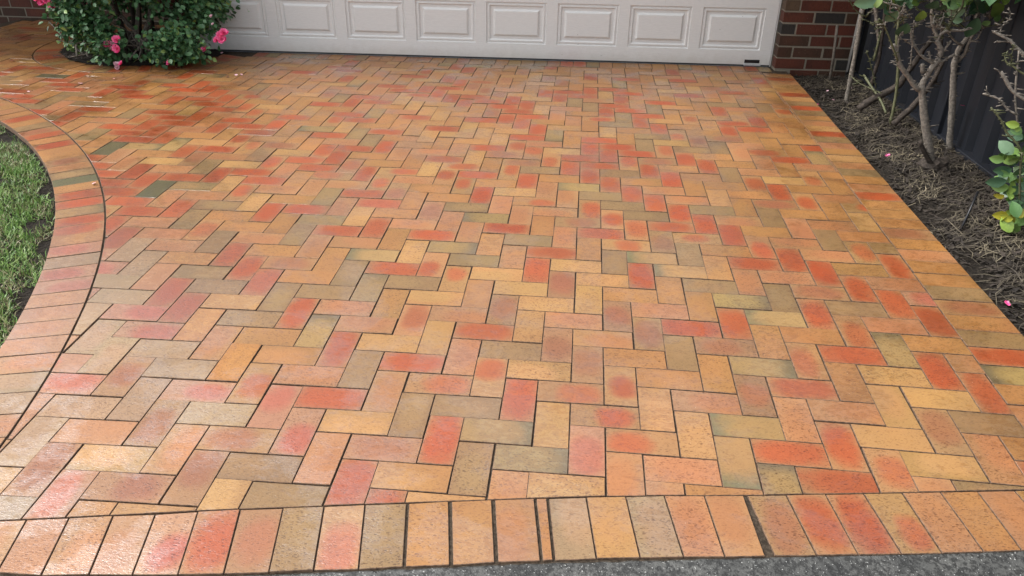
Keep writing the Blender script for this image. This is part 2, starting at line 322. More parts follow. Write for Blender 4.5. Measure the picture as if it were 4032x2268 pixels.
for x in range(-50, 19):
    for y in range(-22, 42):
        k = (x+y) % 4
        if k not in (0, 3): continue
        w, h = (2, 1) if k == 0 else (1, 2)
        q = [warp(x, y-h), warp(x+w, y-h), warp(x+w, y), warp(x, y)]
        jx, jy, jr = rnd.uniform(-.015, .015), rnd.uniform(-.015, .015), rnd.uniform(-.006, .006); c = centroid(q)
        q = [(c[0]+(a-c[0])-(b-c[1])*jr+jx, c[1]+(b-c[1])+(a-c[0])*jr+jy) for a, b in q]
        if c[0] > 18.5 or c[0] < -47: continue
        P = q
        P = lineclip(P, front_y, 1)
        if len(P) >= 3: P = clip(P, (rin(c[1]), 0), (-1, 0), .0)
        if len(P) >= 3:
            if c[0] > -28.6: P = lineclip(P, back_y, -1)
            else: P = clip(P, (0, 39.8), (0, -1))
        if len(P) >= 3: P = clip(P, (-46.45, 35.2), (1, .02))
        if len(P) >= 3 and math.hypot(c[0]-CLAWN[0], c[1]-CLAWN[1]) < RF_+2: P = arcclip(P, CLAWN, RF_)
        if len(P) >= 3 and math.hypot(c[0]-CRING[0], c[1]-CRING[1]) < RO_+2: P = arcclip(P, CRING, RO_)
        if len(P) < 3 or area(P) < .02: continue
        fr = qframe(q if k == 0 else [q[1], q[2], q[3], q[0]])
        units.append((('H' if k == 0 else 'V', x, y), P, fr))
# bedding layer that shows in the joints
bed = MB(); bed.poly([W3(*p) for p in [(-51.5, 21, -.055), (-47, 40.2, -.055), (-26, 40.2, -.055), (-26, 30.6, -.055), (19, 31.4, -.055), (19, -16.0, -.055), (-9.6, -20, -.055)]+[(CLAWN[0]+(RL_+.25)*math.cos(a_*.02), CLAWN[1]+(RL_+.25)*math.sin(a_*.02), -.055) for a_ in range(3, 74)]][::-1])
driveway = tag(bed.build('driveway', M_soilj), 'wet clay paver driveway in herringbone before the garage door', kind='structure')
rs = random.Random(21); rest = Bricks(); shown = []
for key, P, fr in units:
    st = style(KIND.get(key), rs)
    if key in KIND and KIND[key] == 'e': st = (st[0], st[1], (.68, .5, 0), st[3])
    z = max(-.018, min(.018, rs.gauss(0, .008))); tl = (rs.gauss(0, .004), rs.gauss(0, .004))
    px = [cam_px(*p) for p in P]
    vis = 0
    if min(p[2] for p in px) > 1: 
        cxp, cyp = sum(p[0] for p in px)/len(px), sum(p[1] for p in px)/len(px)
        if -15 < cxp < 1039 and -10 < cyp < 590: vis = abs(area([(p[0], -p[1]) for p in px]))
    shown.append((vis, key, P, fr, st, z, tl))
shown.sort(key=lambda s: -s[0])
for i, (vis, key, P, fr, st, z, tl) in enumerate(shown):
    if i < 300:
        b = Bricks()
        if b.add(P, fr, st, z, tl, i % 9 == 0 and key[2] > -3): b.build('brick', M_PAVE, driveway)
    else: rest.add(P, fr, st, z, tl, i % 4 == 0)
tag(rest.build('brick_field', M_PAVE, driveway), kind='stuff')

def course(name, label, quads, styles, seed, bev=.012, gap=.014):
    root = empty(name); tag(root, label, kind='structure'); r = random.Random(seed)
    for i, q in enumerate(quads):
        t = styles[i] if i < len(styles) else None
        if t == '.': t = None
        b = Bricks()
        fr = qframe(q)
        if b.add(q, fr, style(t, r), max(-.015, min(.015, r.gauss(0, .007))), (r.gauss(0, .003), r.gauss(0, .003)), bev=bev, gap=gap, glint=q[0][1] > 3 and r.random() < .4): b.build('brick', M_PAVE, root)
    return root
# front soldier course (inner end, outer end) of every joint, left to right; wide open joints as found
FJ = [((-11.6, -18.42), (-11.2, -19.9)), ((-10.6, -18.22), (-10.25, -19.75)), ((-9.7, -18.05), (-9.35, -19.6)), ((-8.72, -17.89), (-8.4, -19.42)), ((-7.76, -17.74), (-7.4, -19.4)), ((-6.77, -17.56), (-6.38, -19.27)), ((-5.8, -17.41), (-5.44, -19.18)), ((-4.83, -17.22), (-4.45, -19.08)),
 ((-3.85, -17.05), (-3.46, -18.96)), ((-2.84, -16.9), (-2.49, -18.82)), ((-1.87, -16.75), (-1.53, -18.66)), ((-.9, -16.58), (-.55, -18.53)), ((.12, -16.43), (.44, -18.35)), ((1.14, -16.25), (1.48, -18.2)), ((2.19, -16.09), (2.48, -18.02)), ((3.22, -15.94), (3.49, -17.88)),
 ((3.53, -15.91), (3.77, -17.83)), ((4.48, -15.77), (4.73, -17.69)), ((5.46, -15.65), (5.72, -17.57)), ((6.42, -15.51), (6.71, -17.44)), ((7.42, -15.41), (7.65, -17.34)), ((8.4, -15.31), (8.58, -17.22)), ((8.49, -15.29), (8.79, -17.18)), ((9.47, -15.17), (9.76, -17.08)), ((10.46, -15.04), (10.72, -16.96)),
 ((11.43, -14.92), (11.73, -16.84)), ((12.41, -14.79), (12.67, -16.72)), ((13.39, -14.66), (13.65, -16.58)), ((14.35, -14.53), (14.56, -16.44)), ((15.3, -14.41), (15.64, -16.29)), ((16.3, -14.28), (16.6, -16.15)), ((17.3, -14.15), (17.6, -16.0))]
WIDE = {12: .022, 13: .03, 14: .032, 15: .022, 16: .02}
qs = []
for i in range(len(FJ)-1):
    (a, b), (c, d) = FJ[i], FJ[i+1]
    if abs(c[0]-a[0]) < .12: continue
    w0, w1 = WIDE.get(i, .0), WIDE.get(i+1, .0)
    qs.append([(b[0]+w0, b[1]), (d[0]-w1, d[1]), (c[0]-w1, c[1]), (a[0]+w0, a[1])])
qs = [[q[1], q[2], q[3], q[0]] for q in qs]           # u along the long side
course('driveway_edging', 'clay soldier course along the concrete kerb at the front of the driveway', qs, ['k','s','s','s','s','s','k','r','m','o','p','o','t','t','s','t','w','y','w','s','s','m','r','r','p','s','t','s','t','s'], 5)
# right-hand course, two units wide
qs = []; y = 30.0
yy = -17.2
rj = [-17.0+i*1.035 for i in range(46)]
RC = {-1: 'p'}
for i in range(len(rj)-1):
    y0, y1 = rj[i]+.07, rj[i+1]+.07
    if y1 > 29.4: break
    xi = rin((y0+y1)/2)
    qs.append([(xi, y0+.02), (19.08, y0-.03), (19.08, y1-.03), (xi, y1+.02)])
NR = {}
for yv, t in ((27, 'r'), (22.8, 'r'), (19.6, 'r'), (14.6, 'r'), (5.8, 'r'), (4.8, 't'), (13.6, 'o'), (0.8, 'm'), (-4.2, 'o'), (-5.4, 'm'), (-7.3, 'o'), (-8.3, 'r'), (-9.3, 'o'), (-3.3, 't'), (-2.3, 't'), (2.5, 't'), (8.3, 'o'), (9.2, 's'), (12.6, 's'), (-6.3, 't')):
    NR[min(range(len(qs)), key=lambda i: abs((qs[i][0][1]+qs[i][3][1])/2-yv))] = t
rr = random.Random(3)
course('driveway_edging', 'clay header course along the right side of the driveway beside the mulched bed', qs, [NR.get(i, rr.choice('ttttsoy')) for i in range(len(qs))], 8)
# threshold course under the garage door
qs = []
for i in range(-23, 21):
    x0 = 1.24+i*.98; x1 = x0+.98; qs.append([(x0, back_y(x0)+.02), (x1, back_y(x1)+.02), (x1, back_y(x1)+2.02), (x0, back_y(x0)+2.02)])
    if x1 > 18.1: qs.pop(); break
qs = [[q[1], q[2], q[3], q[0]] for q in qs]
course('garage_threshold', 'clay soldier course right under the garage door', qs, [random.Random(i).choice('ttoommrst') for i in range(60)], 12)
# curved course round the lawn
def radial(c0, r0, r1, a0, a1, n):
    out = []
    for i in range(n):
        A, B = a0+(a1-a0)*i/n, a0+(a1-a0)*(i+1)/n
        p = lambda r, a: (c0[0]+r*math.cos(a), c0[1]+r*math.sin(a))
        out.append([p(r0, A), p(r1, A), p(r1, B), p(r0, B)])
    return out
step = 1.035/RF_; aref = math.atan2(-10.16-CLAWN[1], -12.45-CLAWN[0])
qs = radial(CLAWN, RL_+.03, RF_-.03, aref-13*step, aref+34*step, 47)
seqL = {13-1: 's', 11: 's', 10: 'w', 9: 'w', 8: 's', 13: 's', 14: 's', 15: 's', 16: 'k', 17: 'k', 18: 'w', 19: 'k', 20: 't', 21: 'r', 22: 'r', 23: 'o', 24: 'r', 25: 'r', 26: 't', 27: 'g', 28: 'o', 29: 's', 30: 'm', 31: 't', 32: 't', 33: 'r', 34: 't', 35: 'r', 36: 'm', 37: 'o', 38: 't', 39: 'r', 40: 't', 41: 's'}
course('lawn_edging', 'curved clay course along the edge of the lawn', qs, [seqL.get(i) for i in range(47)], 17)
# ring round the bush
qs = [q for q in radial(CRING, RI_, RO_-.03, math.radians(-100), math.radians(260), 53) if not (centroid(q)[0] > -28.9 and centroid(q)[1] > 28.6)]
course('bed_edging', 'ring of clay pavers round the bed of the big rose bush', qs, [random.Random(i*7).choice('trtoromtt') for i in range(60)], 19)

# soil in the round bed
def soilgrid(name, fn, x0, x1, y0, y1, st, zf, mat, kind='structure'):
    nx, ny = int((x1-x0)/st)+1, int((y1-y0)/st)+1; vs = []; ok = {}; fs = []
    for j in range(ny):
        for i in range(nx):
            x, y = x0+i*st, y0+j*st; vs.append(W3(x, y, zf(x, y))); ok[i, j] = fn(x, y)
    for j in range(ny-1):
        for i in range(nx-1):
            if ok[i, j] and ok[i+1, j] and ok[i, j+1] and ok[i+1, j+1]: a = j*nx+i; fs.append((a, a+1, a+nx+1, a+nx))
    mb = MB(); mb.v = vs; mb.f = fs; mb.mi = [0]*len(fs); return tag(mb.build(name, mat, smooth=True), kind=kind)
nz = lambda x, y, s, k=0: noise.noise(Vector((x*s, y*s, k)))
soilgrid('soil', lambda x, y: math.hypot(x-CRING[0], y-CRING[1]) < RI_+.35, -37.2, -22.8, 23.4, 38, .3, lambda x, y: .04+.07*nz(x, y, .9)+.05*nz(x, y, 3), M_soil)
bedz = lambda x, y: -.42+.12*nz(x, y, .35)+.10*nz(x, y, 1.1, 3)+.07*nz(x, y, 3.2, 5)+.10*abs(nz(x, y, 2.1, 8))+.05*nz(x, y, 6, 2)+(.12*math.exp(-((x-21.9)/1.2)**2)) - (.10 if x < 19.6 else 0)
soilgrid('garden_bed', lambda x, y: True, 18.9, 28, -14, 32, .12, bedz, M_soil)
soilgrid('lawn', lambda x, y: math.hypot(x-CLAWN[0], y-CLAWN[1]) < RL_+.9, -50, -10.8, -24, 19.4, .4, lambda x, y: -.38+.1*nz(x, y, .5)+.05*nz(x, y, 2), M_soil)
soilgrid('soil', lambda x, y: x < -46.2, -60, -46, 28, 41, .5, lambda x, y: -1.0+.1*nz(x, y, 1), M_soil)
# concrete kerb strip and road
def concrete():
    N = NT('kerb_concrete'); ps = N.pos(); a = N.noise(ps, 75, 4, .7); b = N.noise(ps, 190, 2, .5); l = N.noise(ps, 7, 4, .6)
    c = N.mix(N.ramp(l, .35, .65), (.045, .046, .044), (.095, .095, .088)); c = N.mix(N.ramp(a, .44, .56), N.mix(1, c, (.35, .35, .35), 'MULTIPLY'), c)
    c = N.mix(N.ramp(b, .66, .72), c, (.42, .42, .40)); wet = N.ramp(l, .45, .62, .6, .22)
    return N.out(Base_Color=c, Roughness=wet, Normal=N.bump(N.math('ADD', a, N.math('MULTIPLY', b, .5)), 1, .003))
M_conc = concrete(); kb = MB()
EDGE = [(-14, -20.3), (-3.46, -19.14), (3.5, -18.06), (8.8, -17.34), (15.6, -16.42), (20, -15.9)]
ed = [[], []]
for i in range(len(EDGE)-1):
    a, b = EDGE[i], EDGE[i+1]; a, b = (a[0], a[1]+.15), (b[0], b[1]+.15)
    for k in range(40):
        t = k/40; x = a[0]+(b[0]-a[0])*t; y = a[1]+(b[1]-a[1])*t+.035*nz(x, 0, 3)+.02*nz(x, 4, 9)
        ed[0].append((x, y)); ed[1].append((x, y-2.8))
for i in range(len(ed[0])-1):
    (x0, y0), (x1, y1) = ed[0][i], ed[0][i+1]; q0, q1 = ed[1][i], ed[1][i+1]
    kb.poly([W3(x0, y0, -.05), W3(x1, y1, -.05), W3(x1, y1, -.5), W3(x0, y0, -.5)]); kb.poly([W3(*q0, -.16), W3(*q1, -.16), W3(x1, y1-.05, -.03), W3(x0, y0-.05, -.03)]); kb.poly([W3(x0, y0-.05, -.03), W3(x1, y1-.05, -.03), W3(x1, y1, -.05), W3(x0, y0, -.05)])
tag(kb.build('kerb', M_conc), kind='structure')
rd = MB(); rd.poly([W3(-90, -70, -.3), W3(90, -70, -.3), W3(90, -17.8, -.3), W3(-90, -24.8, -.3)][::1]); tag(rd.build('road', simple('asphalt', (.05, .05, .052), .7, .3, 60, .003)), kind='structure')

# ================================================================ HOUSE
HA = .026; HD = (math.cos(HA), math.sin(HA)); HN = (-math.sin(HA), math.cos(HA))
def hf(u, d, z): return W3(-10+u*HD[0]+d*HN[0], 29.95+u*HD[1]+d*HN[1], z)      # along facade, depth, height
def mortar():
    N = NT('mortar'); ps = N.pos(); a = N.noise(ps, 90, 4, .6)
    return N.out(Base_Color=N.mix(a, (.15, .13, .10), (.27, .235, .18)), Roughness=.9, Normal=N.bump(a, 1, .004))
M_mort = mortar()
house = tag(empty('brick_house', hf(5, 3, 0)), 'brick house with a pale panelled garage door facing the driveway', 'house')
def kid(o): o.parent = house; o.matrix_parent_inverse = Matrix.Translation(house.location).inverted(); return o
HB = {'R': ((.12, .032, .018), (.165, .040, .022)), 'B': ((.075, .036, .02), (.105, .040, .024)), 'K': ((.035, .033, .034), (.05, .042, .042)), 'T': ((.15, .10, .065), (.18, .12, .08))}
def hstyle(t, r):
    if t is None: t = r.choices('RBKT', (50, 30, 6, 14))[0]
    a, b = HB[t]; return tint(a, r, .15), tint(b, r, .15), (r.uniform(.3, .7), .5, 0), (.35, .4, r.uniform(.4, .9))
rh = random.Random(31)
CP_ = .82                                             # course pitch
COURSES = {-1: ((29.2, 31.3, 33.35), 'RB'), 0: ((28.1, 30.24, 32.4, 33.35), 'RRK'), 1: ((28.1, 29.15, 31.33, 33.35), 'BBB'), 2: ((28.1, 30.25, 32.4, 33.35), 'BRR'), 3: ((28.1, 29.12, 31.28, 33.35), 'KRR'), 4: ((28.1, 30.27, 32.46, 33.35), 'RKB'), 5: ((28.1, 29.15, 31.31, 33.35), 'TRR'), 6: ((28.1, 30.24, 32.4, 33.35), 'BRR'), 7: ((28.1, 29.15, 31.31, 33.35), 'RBR')}
upper = Bricks()
def wallbrick(T, a, b, t, dest=None):
    tgt = dest or Bricks(); tgt.box(T, a, b, hstyle(t, rh))
    if dest is None: kid(tgt.build('brick', M_WALL, None))
for c in range(-1, 22):
    xs, ts = COURSES.get(c) or (((28.1, 30.24, 32.4, 33.35) if c % 2 == 0 else (28.1, 29.15, 31.31, 33.35)), [None]*3)
    z0 = .09+c*CP_+.05; z1 = z0+CP_-.09
    for i in range(len(xs)-1):
        d = rh.uniform(-.02, .02); wallbrick(hf, (xs[i]+(.05 if xs[i] > 28.2 else -.02), -1.0+d, z0), (xs[i+1]-.05, -.03, z1), ts[i], upper if c > 7 else None)
# left pier (hidden by the bush) and its return
for c in range(0, 22):
    z0 = .14+c*CP_; wallbrick(hf, (-17.9, -1.0, z0), (-15.8, -.03, z0+CP_-.09), None, upper)
# set-back wall on the left
def lw(u, d, z): return W3(u, 40+d, z)
LROW = {-1: (-55.5, -53.3, -51.15, -49.0, -46.85), 0: (-56.4, -54.25, -52.1, -49.4, -47.1), 1: (-55.2, -53.0, -50.4, -48.4, -46.3, -44.2), 2: (-56.4, -54.25, -52.1, -50, -47.8, -45.7, -43.5), 3: (-55.2, -53, -50.9, -48.7, -46.6, -44.4)}
for c in range(-1, 22):
    xs = list(LROW.get(c, LROW[2] if c % 2 == 0 else LROW[3]))
    while xs[-1] < -27.5: xs.append(xs[-1]+2.17)
    z0 = -.19+(c)*.80+.05+.2; z1 = z0+.72
    for i in range(len(xs)-1):
        near = c <= 3 and -51.5 < xs[i] < -41.5
        wallbrick(lw, (xs[i]+.05, 0, z0), (xs[i+1]-.05, 1, z1), 'B' if (c < 1 and rh.random() < .6) else ('R' if c >= 1 else None), None if near else upper)
tag(kid(upper.build('upper_brickwork', M_WALL, None)), kind='stuff')
w = MB()
w.box(hf, (28.12, -.98, -1.4), (33.3, 12, 18.6)); w.box(hf, (-17.85, -.94, -1.4), (-15.75, 11, 18.6)); w.box(lw, (-62, .02, -1.4), (-27, 5, 18.6)); w.box(hf, (-15.75, .2, 19.25), (28.16, 3, 21))
kid(w.build('wall', M_mort))
# roof with eaves, fascia and gutter
M_roof = simple('roof_tile', (.10, .055, .04), .6, .35, 25, .004); M_trim = simple('painted_timber', (.45, .43, .40), .5, .08, 20)
rf = MB(); rf.poly([hf(-18.5, -2.2, 20.2), hf(34, -2.2, 20.2), hf(35, 22, 30), hf(-18.5, 22, 30)]); rf.poly([hf(34, -2.2, 19.9), hf(-18.5, -2.2, 19.9), hf(-18.5, 22, 29.7), hf(34, 22, 29.7)])
rf.poly([W3(-70, 25, 19.4), W3(-29, 25, 19.4), W3(-29, 60, 30), W3(-70, 60, 30)]); rf.poly([W3(-29, 25, 19.2), W3(-70, 25, 19.2), W3(-70, 60, 29.8), W3(-29, 60, 29.8)])  # unseen left roof, carried forward over the path to shade it
kid(rf.build('roof', M_roof))
fa = MB(); fa.box(hf, (-18.5, -2.3, 18.9), (34, -2.15, 20.3)); fa.box(hf, (-18.5, -2.15, 18.9), (34, -1.0, 19.0)); fa.box(lw, (-70, -15.1, 18), (-29, -14.95, 19.5)); kid(fa.build('fascia', M_trim))  # last board edges the unseen roof added for shade on the left
gt = MB(); gt.box(hf, (-18.5, -3.2, 19.4), (34, -2.33, 20.2), .1); kid(gt.build('gutter', M_trim))

# garage door
def doormat():
    N = NT('door_paint'); ps = N.pos(); gr = N.noise(N.mapping(ps, (2.2, 2.2, 26)), 11, 5, .6, .4); l = N.noise(ps, 3, 3, .5)
    c = N.mix(N.ramp(gr, .35, .7), (.71, .715, .70), (.77, .775, .76)); sp = N.ramp(N.noise(ps, 34, 2, .5), .76, .79, 0, .55); c = N.mix(sp, c, (.2, .18, .15))
    sx_ = N.n('SeparateXYZ'); N.set(sx_.inputs[0], ps); low = N.ramp(N.math('ADD', sx_.outputs[2], N.math('MULTIPLY', N.noise(ps, 14, 4, .7), .10)), .05, .16, .38, 0); c = N.mix(low, c, (.40, .35, .28))
    drip = N.ramp(N.noise(N.mapping(ps, (14, 14, 1.2)), 6, 3, .6), .62, .8, 0, .12); c = N.mix(drip, c, (.36, .33, .29))
    return N.out(Base_Color=c, Roughness=.42, Normal=N.bump(gr, .5, .0016))
M_door = doormat(); M_black = simple('black_rubber', (.008, .008, .010), .35, .3, 60); M_grey = simple('grey_seal', (.10, .11, .12), .4, .2, 60)
SECT = 4.78; NP = 8; PW, PP, U0 = 4.52, 5.33, -14.80
dm = MB()
dl, dr = -15.70, 27.90
for k in range(4):
    zb = .13+k*SECT; z0, z1, zt = zb+1.05, zb+4.05, zb+SECT-.03
    dm.box(hf, (dl, 0, zb), (dr, .5, z0)); dm.box(hf, (dl, .0, z1), (dr, .5, zt))
    x = dl
    for i in range(NP+1):
        xe = U0+PP*i if i < NP else dr
        dm.box(hf, (x, .0015, z0+.0), (xe, .5, z1)); x = xe+PW if i < NP else x
dm.box(hf, (dl, .22, .15), (dr, .49, .13+4*SECT))
door = kid(dm.build('garage_door', M_door))
PROF = [(0, 0), (.05, .10), (.12, .10), (.17, .045), (.24, .045), (.33, .15), (.52, .15), (.66, .02), (.70, .015)]
proto = None
for k in range(4):
    for i in range(NP):
        if proto is None:
            mb = MB()
            def ring(o, d): return [(o, d, o), (PW-o, d, o), (PW-o, d, 3.0-o), (o, d, 3.0-o)]
            rs_ = [ring(*p) for p in PROF]
            T = lambda u, d, z: ((u*HD[0]+d*HN[0])*U, (u*HD[1]+d*HN[1])*U, z*U)
            for a, b in zip(rs_, rs_[1:]):
                for q in range(4): mb.poly([T(*a[q]), T(*a[(q+1) % 4]), T(*b[(q+1) % 4]), T(*b[q])])
            mb.poly([T(*v) for v in rs_[-1]]); o = mb.build('raised_panel', M_door, door); proto = o
        else: o = proto.copy(); link(o, door)
        x, y, z = hf(U0+PP*i, 0, .13+k*SECT+1.05); L = door.matrix_parent_inverse
        o.location = Vector((x, y, z))-Vector((0, 0, 0)); 
sl_ = MB(); sl_.box(hf, (dl, -.05, .02), (dr, .3, .13), .02); sl_.build('bottom_seal', M_black, door)
s2 = MB(); s2.box(hf, (dl, -.11, -.01), (dr, -.052, .05), .01); s2.build('floor_strip', M_grey, door)
st_ = MB(); st_.box(hf, (26.03, -.03, .25), (27.15, .10, .50), .02); st_.build('handle_slot', M_black, door)
s3 = MB(); s3.box(hf, (26.0, -.14, .07), (27.25, -.03, .20), .02); s3.build('lock_tab', simple('aluminium', (.4, .41, .42), .3, .1, 60), door)
jb = MB(); jb.box(hf, (dl-.12, -.15, 0), (dl+.02, .3, 19.2), .02); kid(jb.build('door_jamb', M_door)); jb = MB(); jb.box(hf, (27.93, .05, 0), (28.02, .3, 19.2)); kid(jb.build('door_jamb', M_door))

# ---------------------------------------------------------------- fence
def fencemat():
    N = NT('dark_sheet_steel'); ps = N.pos(); a = N.noise(N.mapping(ps, (1, 1, .25)), 30, 4, .6)
    c = N.mix(a, (.008, .010, .016), (.015, .018, .024)); c = N.mix(N.ramp(N.noise(ps, 60, 3, .6), .62, .72, 0, .5), c, (.035, .033, .03))
    return N.out(Base_Color=c, Roughness=.5, Normal=N.bump(a, .3, .002))
M_fence = fencemat()
FA, FB = (24.35, 31.5), (26.3, -14.0); fl = math.hypot(FB[0]-FA[0], FB[1]-FA[1]); fd = ((FB[0]-FA[0])/fl, (FB[1]-FA[1])/fl); fn = (-fd[1], fd[0])  # fn points to +x side
def ff(u, d, z): return W3(FA[0]+fd[0]*u+fn[0]*d, FA[1]+fd[1]*u+fn[1]*d, z)
fence = tag(empty('sheet_metal_fence', ff(0, 0, -.5)), 'dark ribbed sheet metal fence behind the pruned rose stems on the right', 'fence')
def fkid(o, par=None): o.parent = fence; o.matrix_parent_inverse = Matrix.Translation(fence.location).inverted(); return o
u = 0
while u < fl:
    mb = MB(); prof = []; t = u+.25; e = min(u+15.0, fl)
    while t < e-.2:
        prof += [(t, 0), (t+.95, 0), (t+1.15, .36), (t+1.75, .36)]; t += 1.95
        prof += []
    prof = [p for p in prof if p[0] <= e-.1]
    sg = 1
    for (a, da), (b, db) in zip(prof, prof[1:]):
        mb.poly([ff(a, sg*da, -.55), ff(b, sg*db, -.55), ff(b, sg*db, 16.6), ff(a, sg*da, 16.6)])
    fkid(mb.build('fence_panel', M_fence))
    po = MB(); po.box(ff, (u-.22, -.28, -1), (u+.22, .5, 17), .04); fkid(po.build('post', M_fence))
    u += 15.2
ra = MB(); ra.box(ff, (0, -.3, 16.4), (fl, .5, 16.9), .03); fkid(ra.build('top_rail', M_fence)); ra = MB(); ra.box(ff, (0, -.25, -.75), (fl, .45, -.15), .03); fkid(ra.build('bottom_rail', M_fence))

# ================================================================ PLANTS AND SMALL THINGS
def at(px, py, Y):
    """world point (plan units) seen at photo pixel px,py on the vertical plane y = Y"""
    a, b = (px-2016)/3066.33, (py-1134)/3066.33; d = [a*RX[i]+b*RD[i]+RF[i] for i in range(3)]; s = (Y-CP[1])/d[1]
    return Vector((CP[0]+d[0]*s, Y, CP[2]+d[2]*s))
def leafmat(name, a, b, c=None, rough=.42):
    N = NT(name); r = N.attr('tone').outputs['Fac']; oi = N.n('ObjectInfo').outputs['Random']; ps = N.pos()
    t = N.math('FRACT', N.math('ADD', r, oi)); col = N.mix(t, a, b)
    if c: col = N.mix(N.ramp(t, .86, .97), col, c)
    col = N.mix(N.ramp(N.noise(ps, 40, 3, .6), .4, .7, 0, .4), col, N.mix(1, col, (.6, .68, .6), 'MULTIPLY'))
    return N.out(Base_Color=col, Roughness=rough, Specular_IOR_Level=.45, Transmission_Weight=0.0, Subsurface_Weight=0.0)
def tonemesh(name, v, f, tone, mats, parent=None, mi=None):
    me = bpy.data.meshes.new(name); v = np.asarray(v, 'f'); me.vertices.add(len(v)); me.vertices.foreach_set('co', v.ravel())
    f = np.asarray(f, 'i'); k = f.shape[1]; me.loops.add(f.size); me.loops.foreach_set('vertex_index', f.ravel()); me.polygons.add(len(f))
    me.polygons.foreach_set('loop_start', np.arange(0, f.size, k, dtype='i')); me.update(calc_edges=True)
    for m_ in (mats if isinstance(mats, list) else [mats]): me.materials.append(m_)
    at_ = me.attributes.new('tone', 'FLOAT', 'FACE'); at_.data.foreach_set('value', np.asarray(tone, 'f'))
    if mi is not None: me.polygons.foreach_set('material_index', np.asarray(mi, 'i'))
    me.update(); return link(bpy.data.objects.new(name, me), parent)
LEAF = np.array([(0, 0, 0), (-.30, .28, .07), (-.33, .62, .08), (0, 1, -.06), (.33, .62, .08), (.30, .28, .07), (0, .45, -.02)])
LF = [(0, 6, 2, 1), (6, 3, 2, 2), (0, 5, 4, 6), (6, 4, 3, 3)]
LT = np.array([(0, 6, 1), (6, 2, 1), (6, 3, 2), (0, 5, 6), (5, 4, 6), (6, 4, 3)])
def leaves(pos, out, size, rng, droop=.3, up=.5):
    """many small folded leaves; out = outward direction of each"""
    n = len(pos); y = out+rng.normal(0, .55, (n, 3)); y[:, 2] -= droop; y /= np.linalg.norm(y, axis=1)[:, None]
    z = out*.6+rng.normal(0, .45, (n, 3)); z[:, 2] += up; x = np.cross(y, z); x /= np.linalg.norm(x, axis=1)[:, None]; z = np.cross(x, y)
    s = np.asarray(size).reshape(-1, 1, 1)*np.ones((n, 1, 1))
    V = pos[:, None, :]+s*(LEAF[None, :, 0:1]*x[:, None]+LEAF[None, :, 1:2]*y[:, None]+LEAF[None, :, 2:3]*z[:, None])
    F = LT[None]+7*np.arange(n)[:, None, None]; tone = np.repeat(rng.random(n), 6)
    return (V*U).reshape(-1, 3), F.reshape(-1, 3), tone
M_leaf = leafmat('rose_leaf', (.036, .10, .038), (.10, .22, .09), (.20, .31, .075))
M_leaf2 = leafmat('pale_rose_leaf', (.10, .21, .07), (.27, .38, .06), (.60, .52, .06), .38)
M_rleaf = leafmat('glossy_rose_leaf', (.055, .125, .065), (.13, .22, .12), (.22, .30, .08), .36)
M_twig = simple('cane_bark', (.20, .175, .145), .8, .4, 60, .004); M_green = simple('green_cane', (.10, .105, .05), .6, .3, 60, .002)
M_dark = simple('old_dark_wood', (.045, .034, .026), .85, .5, 50, .006); M_bark = simple('grey_bark', (.21, .185, .155), .85, .38, 70, .006)
def petalmat(name, a, b):
    N = NT(name); r = N.attr('tone').outputs['Fac']; return N.out(Base_Color=N.mix(r, a, b), Roughness=.5)
M_pink = petalmat('pink_petal', (.88, .06, .26), (.95, .28, .50)); M_pale = petalmat('pale_petal', (.80, .40, .50), (.85, .65, .68))
def bloom(seed, mat, R=.34):
    rg = random.Random(seed); vs, fs, tn = [], [], []
    for L, (k, op, rr, zz) in enumerate(((6, 1.25, 1.0, 0), (6, .85, .82, .05), (5, .5, .58, .10), (4, .2, .35, .13))):
        for i in range(k):
            a = 2*math.pi*(i+.5*L)/k+rg.uniform(-.2, .2); r = R*rr*rg.uniform(.85, 1.1); o = op+rg.uniform(-.15, .15); b = len(vs); w = .55*r
            for s_ in range(4):
                t = s_/3; cx = r*t*math.sin(o)*(1 if s_ < 3 else .96); cz = zz*R+r*t*math.cos(o)+(.12*r if s_ == 3 and op > .6 else 0)
                for q in (-1, 0, 1):
                    ww = w*math.sin(math.pi*(.18+.62*t))*q; dz = .16*r*abs(q)*t+rg.uniform(-.03, .03)*r
                    x, y = cx*math.cos(a)-ww*math.sin(a), cx*math.sin(a)+ww*math.cos(a); vs.append((x*U, y*U, (cz+dz)*U))
            for s_ in range(3):
                for q in range(2): p = b+s_*3+q; fs.append((p, p+1, p+4, p+3)); tn.append(rg.random())
    o = tonemesh('rose_bloom', vs, fs, tn, mat); COL.objects.unlink(o); return o.data
BLOOMS = [bloom(1, M_pink), bloom(2, M_pink), bloom(3, M_pale)]

# ---- big rose bush in the round bed
rg = np.random.default_rng(11); BC = np.array((-29.6, 29.0, 0.0)); BRX, BRY, BTOP = 6.1, 5.9, 16.0
bush = tag(empty('rose_bush', W3(BC[0], BC[1], -.2)), 'large dense rose bush with pink blooms in the round bed left of the garage door', 'rose bush')
def badd(o): o.parent = bush; o.matrix_parent_inverse = Matrix.Translation(bush.location).inverted(); return o
cl = []
while len(cl) < 460:
    th = rg.uniform(0, 2*math.pi); z = rg.uniform(1.6, BTOP)**1.0; k = math.sqrt(max(0, 1-((z-5.5)/(BTOP-5.0))**2)) if z > 5.5 else 1-.14*((5.5-z)/4.5)**2
    r = k*rg.uniform(.72, 1.03); x, y = BC[0]+BRX*r*math.cos(th), BC[1]+BRY*r*math.sin(th)
    zb = 2.2+max(0, 29-y)*.22+.8*noise.noise(Vector((x*.45, y*.45, 2)))
    if -29.6 < x < -25.9 and y < 29: zb += 1.0
    zb += max(0, -32.5-x)*.6
    if z < zb: continue
    cl.append((x, y, z, math.cos(th), math.sin(th), (z-6)/10))
